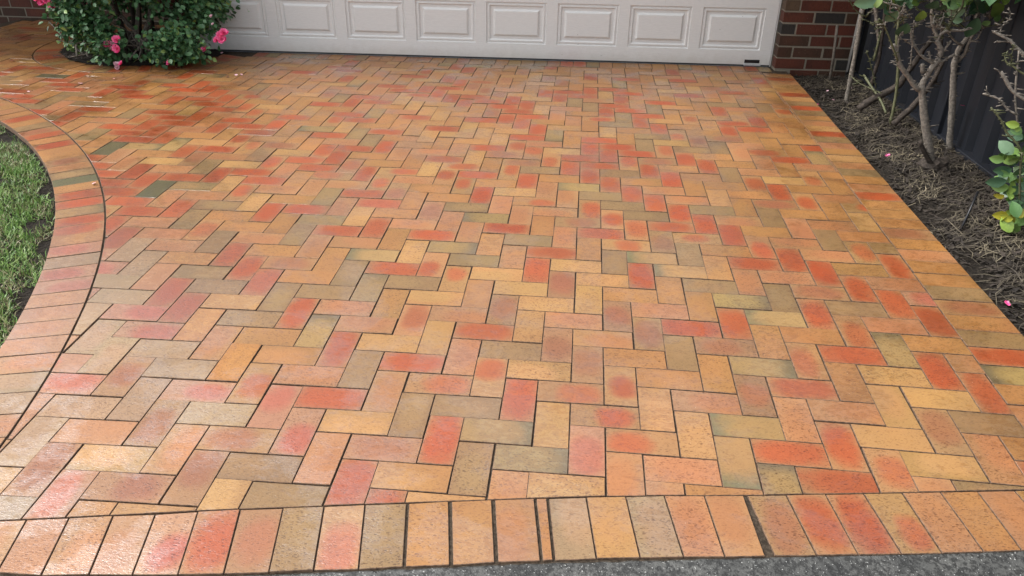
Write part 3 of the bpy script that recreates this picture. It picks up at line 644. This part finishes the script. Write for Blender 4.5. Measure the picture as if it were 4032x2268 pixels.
for i in range(8): cl.append((-29.6+rg.normal(0, .3), 23.9+rg.normal(0, .25), .45+i*.25, 0, -1, -.3))
for i in range(22): cl.append((-25.2+rg.normal(0, 1.0), 24.4+rg.normal(0, .35), rg.uniform(.7, 2.6), .4, -1, -.3))
for i in range(14): cl.append((-31.6+rg.normal(0, .8), 24.6+rg.normal(0, .4), rg.uniform(2.3, 3.4), -.5, -1, -.3))
for i in range(8): cl.append((-23.3+rg.normal(0, .3), 25.6+rg.normal(0, .5), rg.uniform(1.4, 5), 1, -.4, -.2))
cl = np.array(cl); per = 56
cen = np.repeat(cl[:, :3], per, 0); od = np.repeat(cl[:, 3:], per, 0); n = len(cen)
pos = cen+rg.normal(0, 1, (n, 3))*np.array((.55, .5, .55))
keep = pos[:, 2] > .35; pos, od = pos[keep], od[keep]; od = od/np.linalg.norm(od, axis=1)[:, None]
size = rg.uniform(.30, .52, len(pos))
dist = np.abs(pos-np.array(CP)); front = (pos[:, 1]-BC[1])/BRY+.0*pos[:, 0]
px = np.array([cam_px(*p)[:2] for p in pos]); vis = (px[:, 0] > 0) & (px[:, 1] > -5) & (px[:, 1] < 130)
rank = np.argsort(np.where(vis, pos[:, 1]-size*6, 99))[:300]; m_ = np.ones(len(pos), bool); m_[rank] = False
V, F, T_ = leaves(pos[m_], od[m_], size[m_], rg); tag(badd(tonemesh('foliage', V, F, T_, M_leaf)), kind='stuff')
lm = []
for k in range(4):
    V, F, T_ = leaves(np.zeros((1, 3)), np.array([[0, 1., 0]]), 1.0, rg); o = tonemesh('leaf', V, F, T_, M_leaf); COL.objects.unlink(o); lm.append(o.data)
for j, i in enumerate(rank):
    o = bpy.data.objects.new('leaf', lm[j % 4]); o.location = Vector(pos[i])*U; o.scale = [size[i]]*3; o.rotation_euler = (rg.uniform(-.9, .5), rg.uniform(-.6, .6), rg.uniform(0, 6.3)); badd(link(o))
stems = MB(); thin = MB()
def cane(mb, p0, p1, r0, r1, bend=.15, n=5, seg=6):
    p0, p1 = Vector(p0), Vector(p1); L = (p1-p0).length; off = Vector([rnd.uniform(-1, 1) for _ in range(3)])*L*bend
    pts = []; 
    for i in range(seg+1):
        t = i/seg; pts.append((p0.lerp(p1, t)+off*math.sin(math.pi*t)*.7+Vector([rnd.uniform(-1, 1) for _ in range(3)])*L*.012)*U)
    mb.tube(pts, [(r0+(r1-r0)*i/seg)*U for i in range(seg+1)], n)
for i in range(11):
    a = rnd.uniform(0, 6.28); q = rnd.uniform(3, 6.3); mb = MB()
    cane(mb, (BC[0]+rnd.uniform(-1, 1), BC[1]-1+rnd.uniform(-1, 1), -.3), (BC[0]+q*math.cos(a), BC[1]+q*.9*math.sin(a), rnd.uniform(5, 12)), .2, .07, .12); badd(mb.build('cane', M_dark if i % 2 else M_twig, smooth=True))
for i in range(11):
    mb = MB(); x = rnd.uniform(-34, -24.5); cane(mb, (BC[0]+rnd.uniform(-3, 3), 26.5, rnd.uniform(.8, 2)), (x, rnd.uniform(23.4, 25), rnd.uniform(.4, 3.4)), .055, .03, .12); badd(mb.build('cane', M_twig))
for a, b in (((-26.8, 25, .6), (-30.2, 27, 2.6)), ((-28.9, 24.5, .4), (-27.6, 26, 2.0)), ((-33.5, 25.5, .2), (-34.6, 27, 2.6)), ((-33.0, 26, .0), (-33.6, 27, 3.0)), ((-34, 27.0, .0), (-36.4, 27.5, 2.2))):
    mb = MB(); cane(mb, a, b, .07, .05, .08); badd(mb.build('cane', M_twig))
for q in range(240):
    i = rnd.randrange(len(cl)); c = Vector(cl[i][:3]); d = Vector((cl[i][3], cl[i][4], .2)); cane(thin, c-d*rnd.uniform(.5, 1.4)+Vector((0, 0, rnd.uniform(-.6, .5))), c+d*rnd.uniform(.1, .7)+Vector([rnd.uniform(-.6, .6) for _ in range(3)]), .035, .02, .1, 3, 3)
tag(badd(thin.build('twigs', M_twig)), kind='stuff')
for k, (px_, py_, Y, t, s) in enumerate(((165, 8, 24.6, 0, 1.1), (150, 0, 24.6, 0, 1), (184, 4, 24.6, 1, 1.2), (198, 16, 24.5, 0, 1.0), (205, 30, 24.6, 1, .9), (461, 158, 23.4, 1, 1.25), (424, 176, 23.4, 0, 1.2), (441, 192, 23.4, 2, .9), (462, 193, 23.3, 1, 1.3), (442, 170, 23.5, 2, .7),
        (458, 256, 23.0, 2, 1.0), (478, 250, 23.0, 0, .8), (462, 268, 23.0, 2, .8), (810, 193, 24.3, 1, 1.25), (667, 246, 23.4, 0, .9), (882, 132, 24.4, 1, 1.3), (873, 154, 24.3, 0, 1.3), (853, 158, 24.4, 0, 1.0), (866, 140, 24.4, 1, 1.1), (831, 64, 24.5, 2, .5), (838, 96, 24.5, 2, .45))):
    p = at(px_, py_, Y); o = bpy.data.objects.new('rose_bloom', BLOOMS[t]); o.location = p*U; o.scale = [s*.74]*3; o.rotation_euler = (rnd.uniform(.4, 1.3), rnd.uniform(-.5, .5), rnd.uniform(-.6, .6)); badd(link(o))
wd = tag(empty('weed', W3(-34.8, 27.8, 0)), 'small bright green weed at the left edge of the round bed', 'weed')
wp = np.array((-34.8, 27.8, .3))+rg.normal(0, 1, (110, 3))*np.array((.65, .35, .13)); V, F, T_ = leaves(wp, rg.normal(0, 1, (110, 3))+np.array((0, 0, .8)), .3, rg)
o = tag(tonemesh('foliage', V, F, T_, M_leaf2), kind='stuff'); o.parent = wd; o.matrix_parent_inverse = Matrix.Translation(wd.location).inverted()

# ---- pruned standard roses on the right
def rose(name_label, base, cat='rose bush'): return tag(empty('rose_bush', W3(*base)), name_label, cat)
def limbs(root, specs):
    for sp in specs:
        pts, r0, r1, Y0, Y1, mat = sp[:6]; n = len(pts); P = []; mb = MB()
        for i, (a, b) in enumerate(pts):
            Y = Y0+(Y1-Y0)*i/(n-1); P.append(at(a, b, Y))
        D = []
        for i in range(n-1):
            for k in range(3): t = k/3; p_ = P[max(i-1, 0)]; q_ = P[min(i+2, n-1)]; a, b = P[i], P[i+1]; m1, m2 = (b-p_)*.5, (q_-a)*.5; h = t; D.append(a*(2*h**3-3*h*h+1)+m1*(h**3-2*h*h+h)+b*(3*h*h-2*h**3)+m2*(h**3-h*h))
        D.append(P[-1]); R_ = [.78*(r0+(r1-r0)*i/(len(D)-1))*(1+rnd.uniform(-.12, .16)) for i in range(len(D))]
        mb.tube([p*U for p in D], [r*U for r in R_], 7 if r0 > .08 else 5, wob=.07)
        Ln = len(D)
        for i in range(int(Ln*1.2)):                      # thorns and bud stubs
            j = rnd.randrange(Ln-1); p = D[j].lerp(D[j+1], rnd.random()); r = R_[j]; d = Vector((rnd.choice((-1, 1)), rnd.uniform(-.6, 0), rnd.uniform(-.2, .5))).normalized(); L = rnd.uniform(.08, .16)+(.25 if rnd.random() < .12 else 0)
            mb.tube([(p+d*r*.7)*U, (p+d*(r+L))*U], [.035*U, .006*U if L < .3 else .02*U], 4)
        o = mb.build('trunk' if r0 > .15 else 'branch', mat, smooth=True); o.parent = root; o.matrix_parent_inverse = Matrix.Translation(root.location).inverted()
def rkid(root, o): o.parent = root; o.matrix_parent_inverse = Matrix.Translation(root.location).inverted(); return o
def bigleaf(root, px_, py_, Y, L, ang, mat, pitch=.5):
    p = at(px_, py_, Y); T3 = np.array([0])
    vs = []; fs = []; nn = 7
    for i in range(nn+1):
        t = i/nn; w = .36*math.sin(math.pi*min(1, t*.97+.03))**.75*(1-.18*t); bend = -.22*t*t
        for q in (-1, -.5, 0, .5, 1): vs.append((w*q*(1+.04*((i+int(q*2)) % 2)), t, bend+.12*abs(q)*w*2))
    for i in range(nn):
        for q in range(4): a = i*5+q; fs.append((a, a+1, a+6, a+5))
    L *= 1.45; o = tonemesh('leaf', np.array(vs)*L*U, fs, [rnd.random()]*len(fs), mat)
    o.data.polygons.foreach_set('use_smooth', [True]*len(fs)); o.location = p*U
    # local +Y points along the leaf; rotate in the view-facing plane then pitch
    o.rotation_euler = (Matrix.Rotation(ang, 3, 'Y') @ Matrix.Rotation(math.pi/2-pitch, 3, 'X')).to_euler(); rkid(root, o)
A = rose('pruned standard rose with a thick grey trunk forking low, in front of the dark fence', (22.5, 10.4, -.4))
limbs(A, [
 ([(3674, 672), (3664, 610), (3655, 560), (3641, 470), (3634, 400), (3628, 335)], .27, .22, 10.4, 10.4, M_bark),
 ([(3624, 350), (3606, 345), (3575, 299), (3545, 258), (3531, 210), (3516, 176)], .17, .12, 10.4, 10.0, M_bark),
 ([(3535, 240), (3509, 167), (3482, 101), (3461, 73)], .055, .04, 10.0, 9.7, M_green),
 ([(3533, 232), (3540, 147), (3560, 120), (3580, 96)], .06, .045, 10, 10, M_twig),
 ([(3628, 345), (3637, 318), (3672, 264), (3705, 220), (3700, 180), (3686, 160)], .21, .14, 10.4, 10.6, M_bark),
 ([(3676, 250), (3669, 245), (3634, 225), (3607, 190), (3591, 155), (3587, 113)], .10, .07, 10.5, 10.2, M_bark),
 ([(3690, 170), (3704, 135), (3740, 120), (3790, 120), (3825, 110)], .12, .06, 10.6, 10.4, M_bark),
 ([(3696, 160), (3676, 110), (3669, 60), (3672, 10), (3676, -70)], .12, .10, 10.6, 11, M_twig),
 ([(3700, 150), (3736, 100), (3760, 60), (3790, 20), (3800, -60)], .08, .06, 10.6, 10.6, M_green),
 ([(3634, 287), (3632, 252)], .13, .12, 10.2, 10.2, M_bark),
 ([(3664, 236), (3657, 202)], .07, .06, 10.4, 10.4, M_bark), ([(3700, 250), (3731, 229), (3758, 213)], .07, .06, 10.5, 10.5, M_bark),
 ([(3712, 205), (3735, 175), (3745, 160)], .08, .07, 10.5, 10.5, M_bark),
 ([(3622, 558), (3640, 600), (3668, 650)], .13, .17, 10.0, 10.2, M_dark),
 ([(3516, 176), (3500, 190)], .05, .03, 10, 10, M_bark), ([(3608, 190), (3565, 160), (3560, 155)], .035, .02, 10.2, 10.0, M_twig),
 ([(3580, 96), (3610, 92), (3640, 75)], .03, .02, 10, 10, M_twig), ([(3520, 110), (3530, 80), (3500, 60), (3495, 20), (3500, -30)], .035, .03, 9.8, 9.8, M_green),
 ([(3600, 110), (3640, 60), (3610, 30), (3600, -20)], .04, .03, 10, 10, M_green), ([(3740, 120), (3720, 90), (3690, 70), (3650, 50)], .04, .03, 10.4, 10.2, M_green)])
lump = MB(); bm = bmesh.new(); bmesh.ops.create_icosphere(bm, subdivisions=3, radius=1)
for v in bm.verts:
    k = 1+.45*noise.noise(v.co*1.7); v.co = Vector((22.6+v.co.x*.8*k, 10.5+v.co.y*.7*k, -.3+v.co.z*.6*k))*U
lump.faces([v.co for v in bm.verts], [[v.index for v in f.verts] for f in bm.faces]); bm.free(); rkid(A, lump.build('root_crown', M_dark))
for q in ((3480, 70, 46, .9), (3510, 30, 30, 2.6), (3535, 62, 36, 3.6), (3572, 110, 44, 3.2), (3590, 30, 36, 1.2), (3600, 12, 30, .2), (3634, 60, 34, 3.0), (3690, 20, 40, 3.3), (3724, 10, 34, .8), (3660, -10, 40, 2.8)):
    bigleaf(A, q[0], q[1]-18, 9.6, q[2]/64, q[3], M_rleaf if q[0] < 3590 or q[0] > 3650 else M_leaf2, rnd.uniform(.2, .9))
B = rose('second grey rose trunk rising right of the forked one, close to the fence', (24, 14, -.4))
limbs(B, [
 ([(3740, 590), (3740, 543), (3750, 427), (3754, 310), (3762, 233), (3781, 186), (3804, 155), (3832, 120), (3850, 60), (3860, -40)], .24, .12, 13.8, 13.6, M_bark),
 ([(3770, 240), (3800, 210), (3812, 175), (3836, 128)], .13, .10, 13.8, 13.5, M_bark), ([(3764, 292), (3800, 285)], .08, .04, 13.8, 13.6, M_bark),
 ([(3760, 380), (3768, 376)], .05, .04, 13.8, 13.6, M_bark), ([(3790, 178), (3760, 160), (3735, 130), (3715, 110)], .08, .06, 13.6, 13.2, M_bark),
 ([(3830, 130), (3850, 110), (3890, 105), (3930, 95), (3960, 70)], .05, .03, 13.5, 12.8, M_green), ([(3820, 165), (3850, 150), (3870, 110), (3880, 100)], .06, .04, 13.5, 13.2, M_bark),
 ([(3800, 112), (3770, 80), (3750, 40), (3745, -20)], .06, .05, 13.4, 13, M_green)])
for q in ((3795, 22, 46, 4.5), (3800, 55, 44, 4.3), (3850, 40, 46, 1.6), (3848, 86, 48, 3.2), (3905, 10, 40, .6), (3915, 30, 44, 2.4), (3880, 5, 40, 3.6), (3790, 95, 22, 4.5), (3912, 88, 22, 1.5), (3900, 100, 20, 4.0), (3930, -15, 40, 3.1)):
    bigleaf(B, q[0], q[1]-15, 12.6, q[2]/62, q[3], M_rleaf if q[0] % 3 else M_leaf2, rnd.uniform(.2, .9))
Cc = rose('tall thorny rose stem standing nearest the brick pier', (21.5, 22.8, -.4))
limbs(Cc, [([(3336, 428), (3331, 408), (3343, 342), (3358, 264), (3377, 155), (3393, 58), (3408, 0), (3422, -90)], .20, .15, 22.8, 22.4, M_bark),
 ([(3406, 66), (3430, 45), (3450, 15), (3462, -30)], .07, .06, 22.4, 22, M_green), ([(3410, 68), (3370, 40), (3345, 0), (3335, -30)], .05, .04, 22.4, 22, M_green)])
Dd = rose('dark tangled old rose wood behind the front trunks', (23.2, 19, -.4))
limbs(Dd, [([(3381, 430), (3430, 395), (3529, 342), (3570, 290), (3606, 241), (3640, 190), (3669, 155)], .30, .16, 18.5, 18.5, M_dark),
 ([(3517, 490), (3560, 450), (3595, 419), (3653, 349), (3690, 290), (3712, 245)], .24, .13, 14.5, 15, M_dark),
 ([(3506, 485), (3520, 420), (3531, 349), (3537, 260), (3530, 180), (3540, 60), (3545, -60)], .12, .10, 15, 15.5, M_green),
 ([(3428, 350), (3440, 300), (3459, 233), (3472, 150), (3482, 80), (3490, -50)], .16, .12, 21, 21, M_dark),
 ([(3463, 180), (3456, 120), (3450, 50), (3438, -30)], .15, .13, 21.4, 21.4, M_bark), ([(3401, 296), (3436, 349), (3470, 400), (3488, 445)], .10, .08, 20, 17, M_green),
 ([(3412, 200), (3425, 240), (3440, 300), (3450, 350)], .04, .04, 20, 20, M_green), ([(3585, 260), (3590, 200), (3596, 120), (3600, 80)], .06, .04, 16, 16, M_twig), ([(3680, 330), (3700, 210), (3712, 90), (3706, -40)], .13, .11, 16.5, 16.5, M_dark),
 ([(3346, 296), (3380, 325), (3430, 350), (3470, 368)], .035, .03, 20, 18, M_green), ([(3440, 240), (3455, 180), (3470, 120)], .1, .08, 21, 21, M_green)])
Ee = rose('rose at the right edge with bare thorny canes above yellow-green leaves', (27.0, 5, -.4))
limbs(Ee, [([(3911, 124), (3940, 140), (3975, 159), (4000, 185), (4031, 217), (4060, 260)], .075, .10, 6, 5.5, M_bark), ([(3923, 164), (3972, 164)], .04, .04, 6, 6, M_bark),
 ([(3936, 135), (3945, 105), (3965, 85), (3980, 60), (3971, 30)], .04, .02, 6, 6, M_twig), ([(3940, 282), (3955, 305), (3975, 342), (4000, 370), (4045, 395)], .085, .10, 5, 4.6, M_bark),
 ([(3870, 369), (3905, 380), (3936, 392), (3964, 427), (4000, 450)], .05, .06, 5, 4.6, M_twig), ([(3888, 378), (3884, 338)], .03, .02, 5, 5, M_twig),
 ([(3901, 423), (3920, 445), (3945, 480), (3962, 520), (3985, 545), (4010, 575), (4030, 620)], .05, .07, 4.2, 3.6, M_green),
 ([(4012, 560), (4006, 480), (3998, 400), (3999, 340), (4006, 260), (4012, 200)], .06, .05, 4.6, 4.8, M_twig), ([(3955, 215), (3962, 245), (3990, 262), (4020, 285), (4050, 300)], .045, .06, 5, 4.6, M_green),
 ([(3956, 214), (3970, 200)], .03, .02, 5, 5, M_green), ([(4020, 900), (4015, 780), (4018, 660), (4024, 600)], .06, .06, 2.4, 2.6, M_green), ([(3985, 260), (3982, 220), (3990, 190), (3986, 175)], .03, .02, 5, 5, M_green)])
for q in ((3985, 665, 2.8, 44, 4.2), (4008, 630, 2.8, 40, 4.6), (3962, 712, 2.6, 46, 4.4), (3972, 738, 2.6, 40, 4.6), (3998, 768, 2.6, 48, 2.6), (4022, 735, 2.6, 44, 4.0), (4020, 700, 2.7, 40, 3.2), (3986, 845, 2.2, 52, 3.2), (4018, 845, 2.2, 44, 1.8), (4012, 880, 2.2, 44, 3.4), (3980, 1025, 1.2, 52, 1.4),
          (4012, 1020, 1.2, 46, 2.9), (3958, 1048, 1.2, 46, 4.2), (3990, 1075, 1.2, 40, 3.6), (4026, 1060, 1.2, 40, 3.0), (4026, 1110, 1.2, 50, 3.1), (4025, 580, 3, 36, 1.6), (4014, 494, 4, 32, 4.7), (4020, 508, 4, 24, 4.5), (4022, 660, 2.8, 36, 3.1), (4020, 940, 2.0, 44, 3.2), (3996, 1010, 1.2, 34, 3.3), (4034, 810, 2.4, 50, 3.1), (4036, 1000, 1.6, 50, 3.1)):
    bigleaf(Ee, q[0], q[1], q[2], q[3]/88, q[4], M_leaf2 if rnd.random() < .7 else M_rleaf, rnd.uniform(.1, .8))
for (x0, x1, y0, y1, n_, Y_) in ((3950, 4070, 590, 790, 30, 2.8), (3975, 4070, 810, 930, 16, 2.2), (3945, 4070, 990, 1120, 17, 1.2), (4005, 4070, 480, 570, 7, 4)):
    for _ in range(n_): bigleaf(Ee, rnd.uniform(x0, x1), rnd.uniform(y0, y1), Y_+rnd.uniform(-.5, .9), rnd.uniform(30, 50)/88, rnd.uniform(0, 6.28), M_leaf2 if rnd.random() < .6 else M_rleaf, rnd.uniform(.1, 1.0))
for root, x0, x1, Y_, n_ in ((A, 3440, 3720, 10.2, 26), (B, 3710, 3960, 13.2, 22), (Cc, 3360, 3480, 21.5, 8)):
    for _ in range(n_):
        x, y = rnd.uniform(x0, x1), rnd.uniform(-40, 125); a = rnd.uniform(-2.6, -.5); L = rnd.uniform(25, 75)
        limbs(root, [([(x, y), (x+L*.5*math.cos(a)+rnd.uniform(-8, 8), y+L*.5*math.sin(a)), (x+L*math.cos(a), y+L*math.sin(a)+rnd.uniform(-12, 12))], .045, .025, Y_+rnd.uniform(-1, 1), Y_+rnd.uniform(-1, 1), rnd.choice((M_green, M_twig, M_bark)))])
for (x0, x1, y0, y1, n_, Y_, rt) in ((3440, 3640, -60, 40, 15, 9.6, A), (3700, 3960, -60, 60, 20, 12.6, B)):
    for _ in range(n_): bigleaf(rt, rnd.uniform(x0, x1), rnd.uniform(y0, y1), Y_+rnd.uniform(-1, 1), rnd.uniform(28, 44)/64, rnd.uniform(0, 6.28), M_rleaf if rnd.random() < .75 else M_leaf2, rnd.uniform(.1, 1.0))
# unseen leaf crowns, added above the frame to shade the bed
for root, c, n_ in ((A, (22.2, 10.6, 11.5), 700), (B, (23.6, 14.2, 12), 550), (Cc, (21.6, 22.2, 12), 700), (Dd, (22.6, 18.0, 12), 600), (Ee, (25.8, 4.0, 11.5), 700)):
    P_ = np.array(c)+rg.normal(0, 1, (n_, 3))*np.array((1.6, 2.1, 2.4)); P_ = P_[P_[:, 2] > (8.6 if root is not Cc else 8.2)]; o_ = P_-np.array(c); o_ /= np.linalg.norm(o_, axis=1)[:, None]
    qx = np.array([cam_px(*p)[:2] for p in P_]); P_, o_ = P_[qx[:, 1] < -8], o_[qx[:, 1] < -8]
    V, F, T_ = leaves(P_, o_, rg.uniform(.6, .95, len(P_)), rg); tag(rkid(root, tonemesh('foliage', V, F, T_, M_leaf)), kind='stuff')

# ---- grass, straw
def blades(n, fx, L, wd_, lie, name, mat, seed, bend=.35, dirfn=None):
    r = np.random.default_rng(seed); P_ = fx(n, r); n = len(P_)
    a = dirfn(P_, r) if dirfn else r.uniform(0, 2*math.pi, n); el = r.uniform(*lie, n); ln = r.uniform(*L, n); w = r.uniform(*wd_, n)
    d = np.c_[np.cos(a)*np.cos(el), np.sin(a)*np.cos(el), np.sin(el)]; s_ = np.c_[-np.sin(a), np.cos(a), 0*a]; s_[:, 2] = r.uniform(-.3, .3, n)
    k = r.uniform(-bend, bend, n)[:, None]; c1 = P_+d*ln[:, None]*.5+s_*k*.3*ln[:, None]*0; tip = P_+d*ln[:, None]+s_*k*ln[:, None]; tip[:, 2] -= (bend*.6*ln*np.cos(el))*(r.random(n))
    V = np.stack([P_-s_*w[:, None]*.5, P_+s_*w[:, None]*.5, c1-s_*w[:, None]*.42, c1+s_*w[:, None]*.42, tip], 1)*U
    F = np.array([(0, 1, 3), (0, 3, 2), (2, 3, 4)])[None]+5*np.arange(n)[:, None, None]
    return tag(tonemesh(name, V.reshape(-1, 3), F.reshape(-1, 3), np.repeat(r.random(n), 3), mat), kind='stuff')
def grassmat():
    N = NT('grass'); t = N.attr('tone').outputs['Fac']; ps = N.pos(); pat = N.noise(ps, 4.5, 3, .6)
    c = N.mix(t, (.065, .17, .022), (.21, .36, .055)); dry = N.ramp(N.math('ADD', N.math('MULTIPLY', pat, 1.1), N.math('MULTIPLY', t, .35)), .67, .92); c = N.mix(dry, c, (.25, .21, .11)); return N.out(Base_Color=c, Roughness=.45)
def strawmat():
    N = NT('straw'); t = N.attr('tone').outputs['Fac']; ps = N.pos(); pat = N.noise(ps, 5, 3, .6)
    c = N.mix(t, (.024, .02, .015), (.29, .245, .165)); c = N.mix(N.ramp(pat, .42, .62, .75, 0), c, (.05, .04, .032)); return N.out(Base_Color=c, Roughness=.7)
def lawnpts(n, r):
    P_ = np.c_[r.uniform(-36, -13.0, n), r.uniform(-13, 14, n), np.full(n, -.36)]; d = np.hypot(P_[:, 0]-CLAWN[0], P_[:, 1]-CLAWN[1]); P_ = P_[(d < RL_-.1) & (d > RL_-14)]
    bare = np.array([noise.noise(Vector((p[0]*.55, p[1]*.55, 9))) for p in P_]); edge = np.hypot(P_[:, 0]-CLAWN[0], P_[:, 1]-CLAWN[1]) > RL_-.45
    return P_[(bare > -.38+.25*r.random(len(P_))) & ~(edge & (r.random(len(P_)) < .25))]
blades(95000, lawnpts, (.16, .52), (.02, .042), (.25, 1.35), 'grass', grassmat(), 5, .5)
M_straw = strawmat()
def bedpts(lo, hi, thr):
    def f(n, r):
        P_ = np.c_[r.uniform(lo, hi, n), r.uniform(-13, 30, n), np.zeros(n)]; dens = np.array([noise.noise(Vector((p[0]*.5, p[1]*.35, 4))) for p in P_]); P_ = P_[dens+r.uniform(-.25, .25, n)+np.clip((P_[:, 0]-20.4)*.35, -.5, .3) > thr]
        P_[:, 2] = [bedz(p[0], p[1])+r.uniform(.01, .10) for p in P_]; return P_
    return f
blades(8500, bedpts(19.3, 27, .0), (.5, 1.7), (.02, .05), (-.05, .22), 'straw_mulch', M_straw, 6, .3, lambda P_, r: r.normal(.75, .55, len(P_))+math.pi*(r.random(len(P_)) < .5))
blades(9000, bedpts(19.15, 27, -.5), (.12, .45), (.05, .16), (-.1, .5), 'leaf_litter', simple('leaf_litter', (.032, .024, .018), .8, .5, 12), 8, .3)
blades(1500, lambda n, r: np.c_[r.uniform(-35.4, -25, n), r.uniform(25.2, 31, n), r.uniform(.06, .14, n)], (.2, .7), (.03, .1), (-.05, .3), 'leaf_litter', simple('dark_litter', (.07, .055, .045), .8, .5, 12), 9)

# ---- fallen petals
def petal(x, y, z, s, rot, lab, white=False):
    r = random.Random(int(x*100)); vs = []; fs = []
    for i in range(4):
        for j in range(4):
            u, v = j/3-.5, i/3; w = math.sin(math.pi*(.15+.7*v)); vs.append((u*w*s*U, (v-.5)*s*.9*U, (.35*u*u+.25*(v-.4)**2+r.uniform(0, .04))*s*U))
    for i in range(3):
        for j in range(3): a = i*4+j; fs.append((a, a+1, a+5, a+4))
    o = tonemesh('petal', vs, fs, [r.random() for _ in fs], M_pale if white else M_pink); o.location = W3(x, y, z); o.rotation_euler = (r.uniform(-.4, .4), r.uniform(-.4, .4), rot); tag(o, lab, 'petal', 'fallen rose petals')
PT = [(-37.6, 24.0, .34, 1, 'curled pale petal on the path far left of the round bed'), (-29.3, 18.8, .3, 1, 'pale petal alone on the red pavers below the bush'), (-31.4, 16.5, .17, 1, 'tiny pale petal near the curved lawn edging, upper one'), (-27.4, 13.4, .15, 1, 'tiny pale fleck near the curved lawn edging, lower one'),
 (-27.6, 21.0, .2, 1, 'small pale petal just in front of the bush bed'), (-27.8, 20.3, .13, 1, 'smallest pale fleck in front of the bush bed'), (-20.5, 21.9, .24, 1, 'first of three petals lying in a row before the door, left one'), (-20.1, 22.4, .24, 1, 'middle one of three petals in a row before the door'), (-19.8, 22.6, .2, 1, 'right one of three petals in a row before the door'),
 (-23.8, 28.7, .22, 1, 'petal on the threshold course under the left end of the door'), (-25.1, 23.8, .2, 1, 'petal in the shade under the right side of the bush'), (-18.7, 2.2, .22, 1, 'petal caught in the joint of the curved lawn edging')]
for x, y, s, wt, lb in PT: petal(x, y, .06, s*.95, x, lb, wt)
for x, y, s, wt, lb in ((19.5, 26.3, .26, 1, 'white petal on the soil by the corner of the driveway'), (20.8, 25.0, .2, 1, 'white petal on the dark soil left of the thorny stem'), (20.7, 23.1, .24, 1, 'pale petal on the soil near the foot of the thorny stem'), (22.6, 25.8, .22, 1, 'small petal on the soil behind the thorny stem'), (19.5, 22.3, .3, 0, 'pink petal right at the paver edge beside the bed'),
        (20.8, 12.3, .34, 0, 'pink petal on the straw in the middle of the bed'), (19.9, -3.9, .3, 0, 'pink petal on dark soil near the front of the bed'), (25.0, 2.6, .26, 0, 'pink petal on straw beside the yellow-green leaves')):
    petal(x, y, bedz(x, y)+.1, s*.85, x*3, lb, wt)
p = at(3790, 417, 13.9)
petal(p.x+.0, 13.9, p.z, .3, .4, 'pink petal stuck to the dark fence sheet', False)
# ---- stakes and stone
def rod(name, lab, cat, a, b, r, mat, r1=None):
    mb = MB(); a, b = Vector(a), Vector(b); mid = a.lerp(b, .5)+Vector((.03, 0, .02)); mb.tube([a*U, mid*U, b*U], [r*U, r*U, (r1 or r)*U], 7); tag(mb.build(name, mat, smooth=True), lab, cat)
rod('stake', 'thin black stake pushed aslant into the mulched bed', 'stake', (20.65, 2.4, -.6), at(3851, 754, 3.4), .055, M_black)
sb = at(3273, 292, 27.9); stp = at(3297, 100, 28.6)
rod('garden_stake', 'old weathered wooden stake leaning on the brick pier', 'stake', (sb.x, 27.9, -.5), stp, .10, simple('weathered_wood', (.12, .10, .08), .8, .4, 40), .10)
stn = bmesh.new(); bmesh.ops.create_icosphere(stn, subdivisions=3, radius=1); mb = MB()
for v in stn.verts: k = 1+.22*noise.noise(v.co*1.5+Vector((3, 1, 0))); v.co = Vector((15.62+v.co.x*.62*k, -17.05+v.co.y*.75*k, -.05+v.co.z*.34*k))*U
mb.faces([v.co for v in stn.verts], [[v.index for v in f.verts] for f in stn.faces]); stn.free()
tag(mb.build('stone', simple('mossy_stone', (.075, .062, .032), .8, .5, 60, .004), smooth=True), 'small mossy brown stone on the kerb at the corner of the driveway', 'stone')
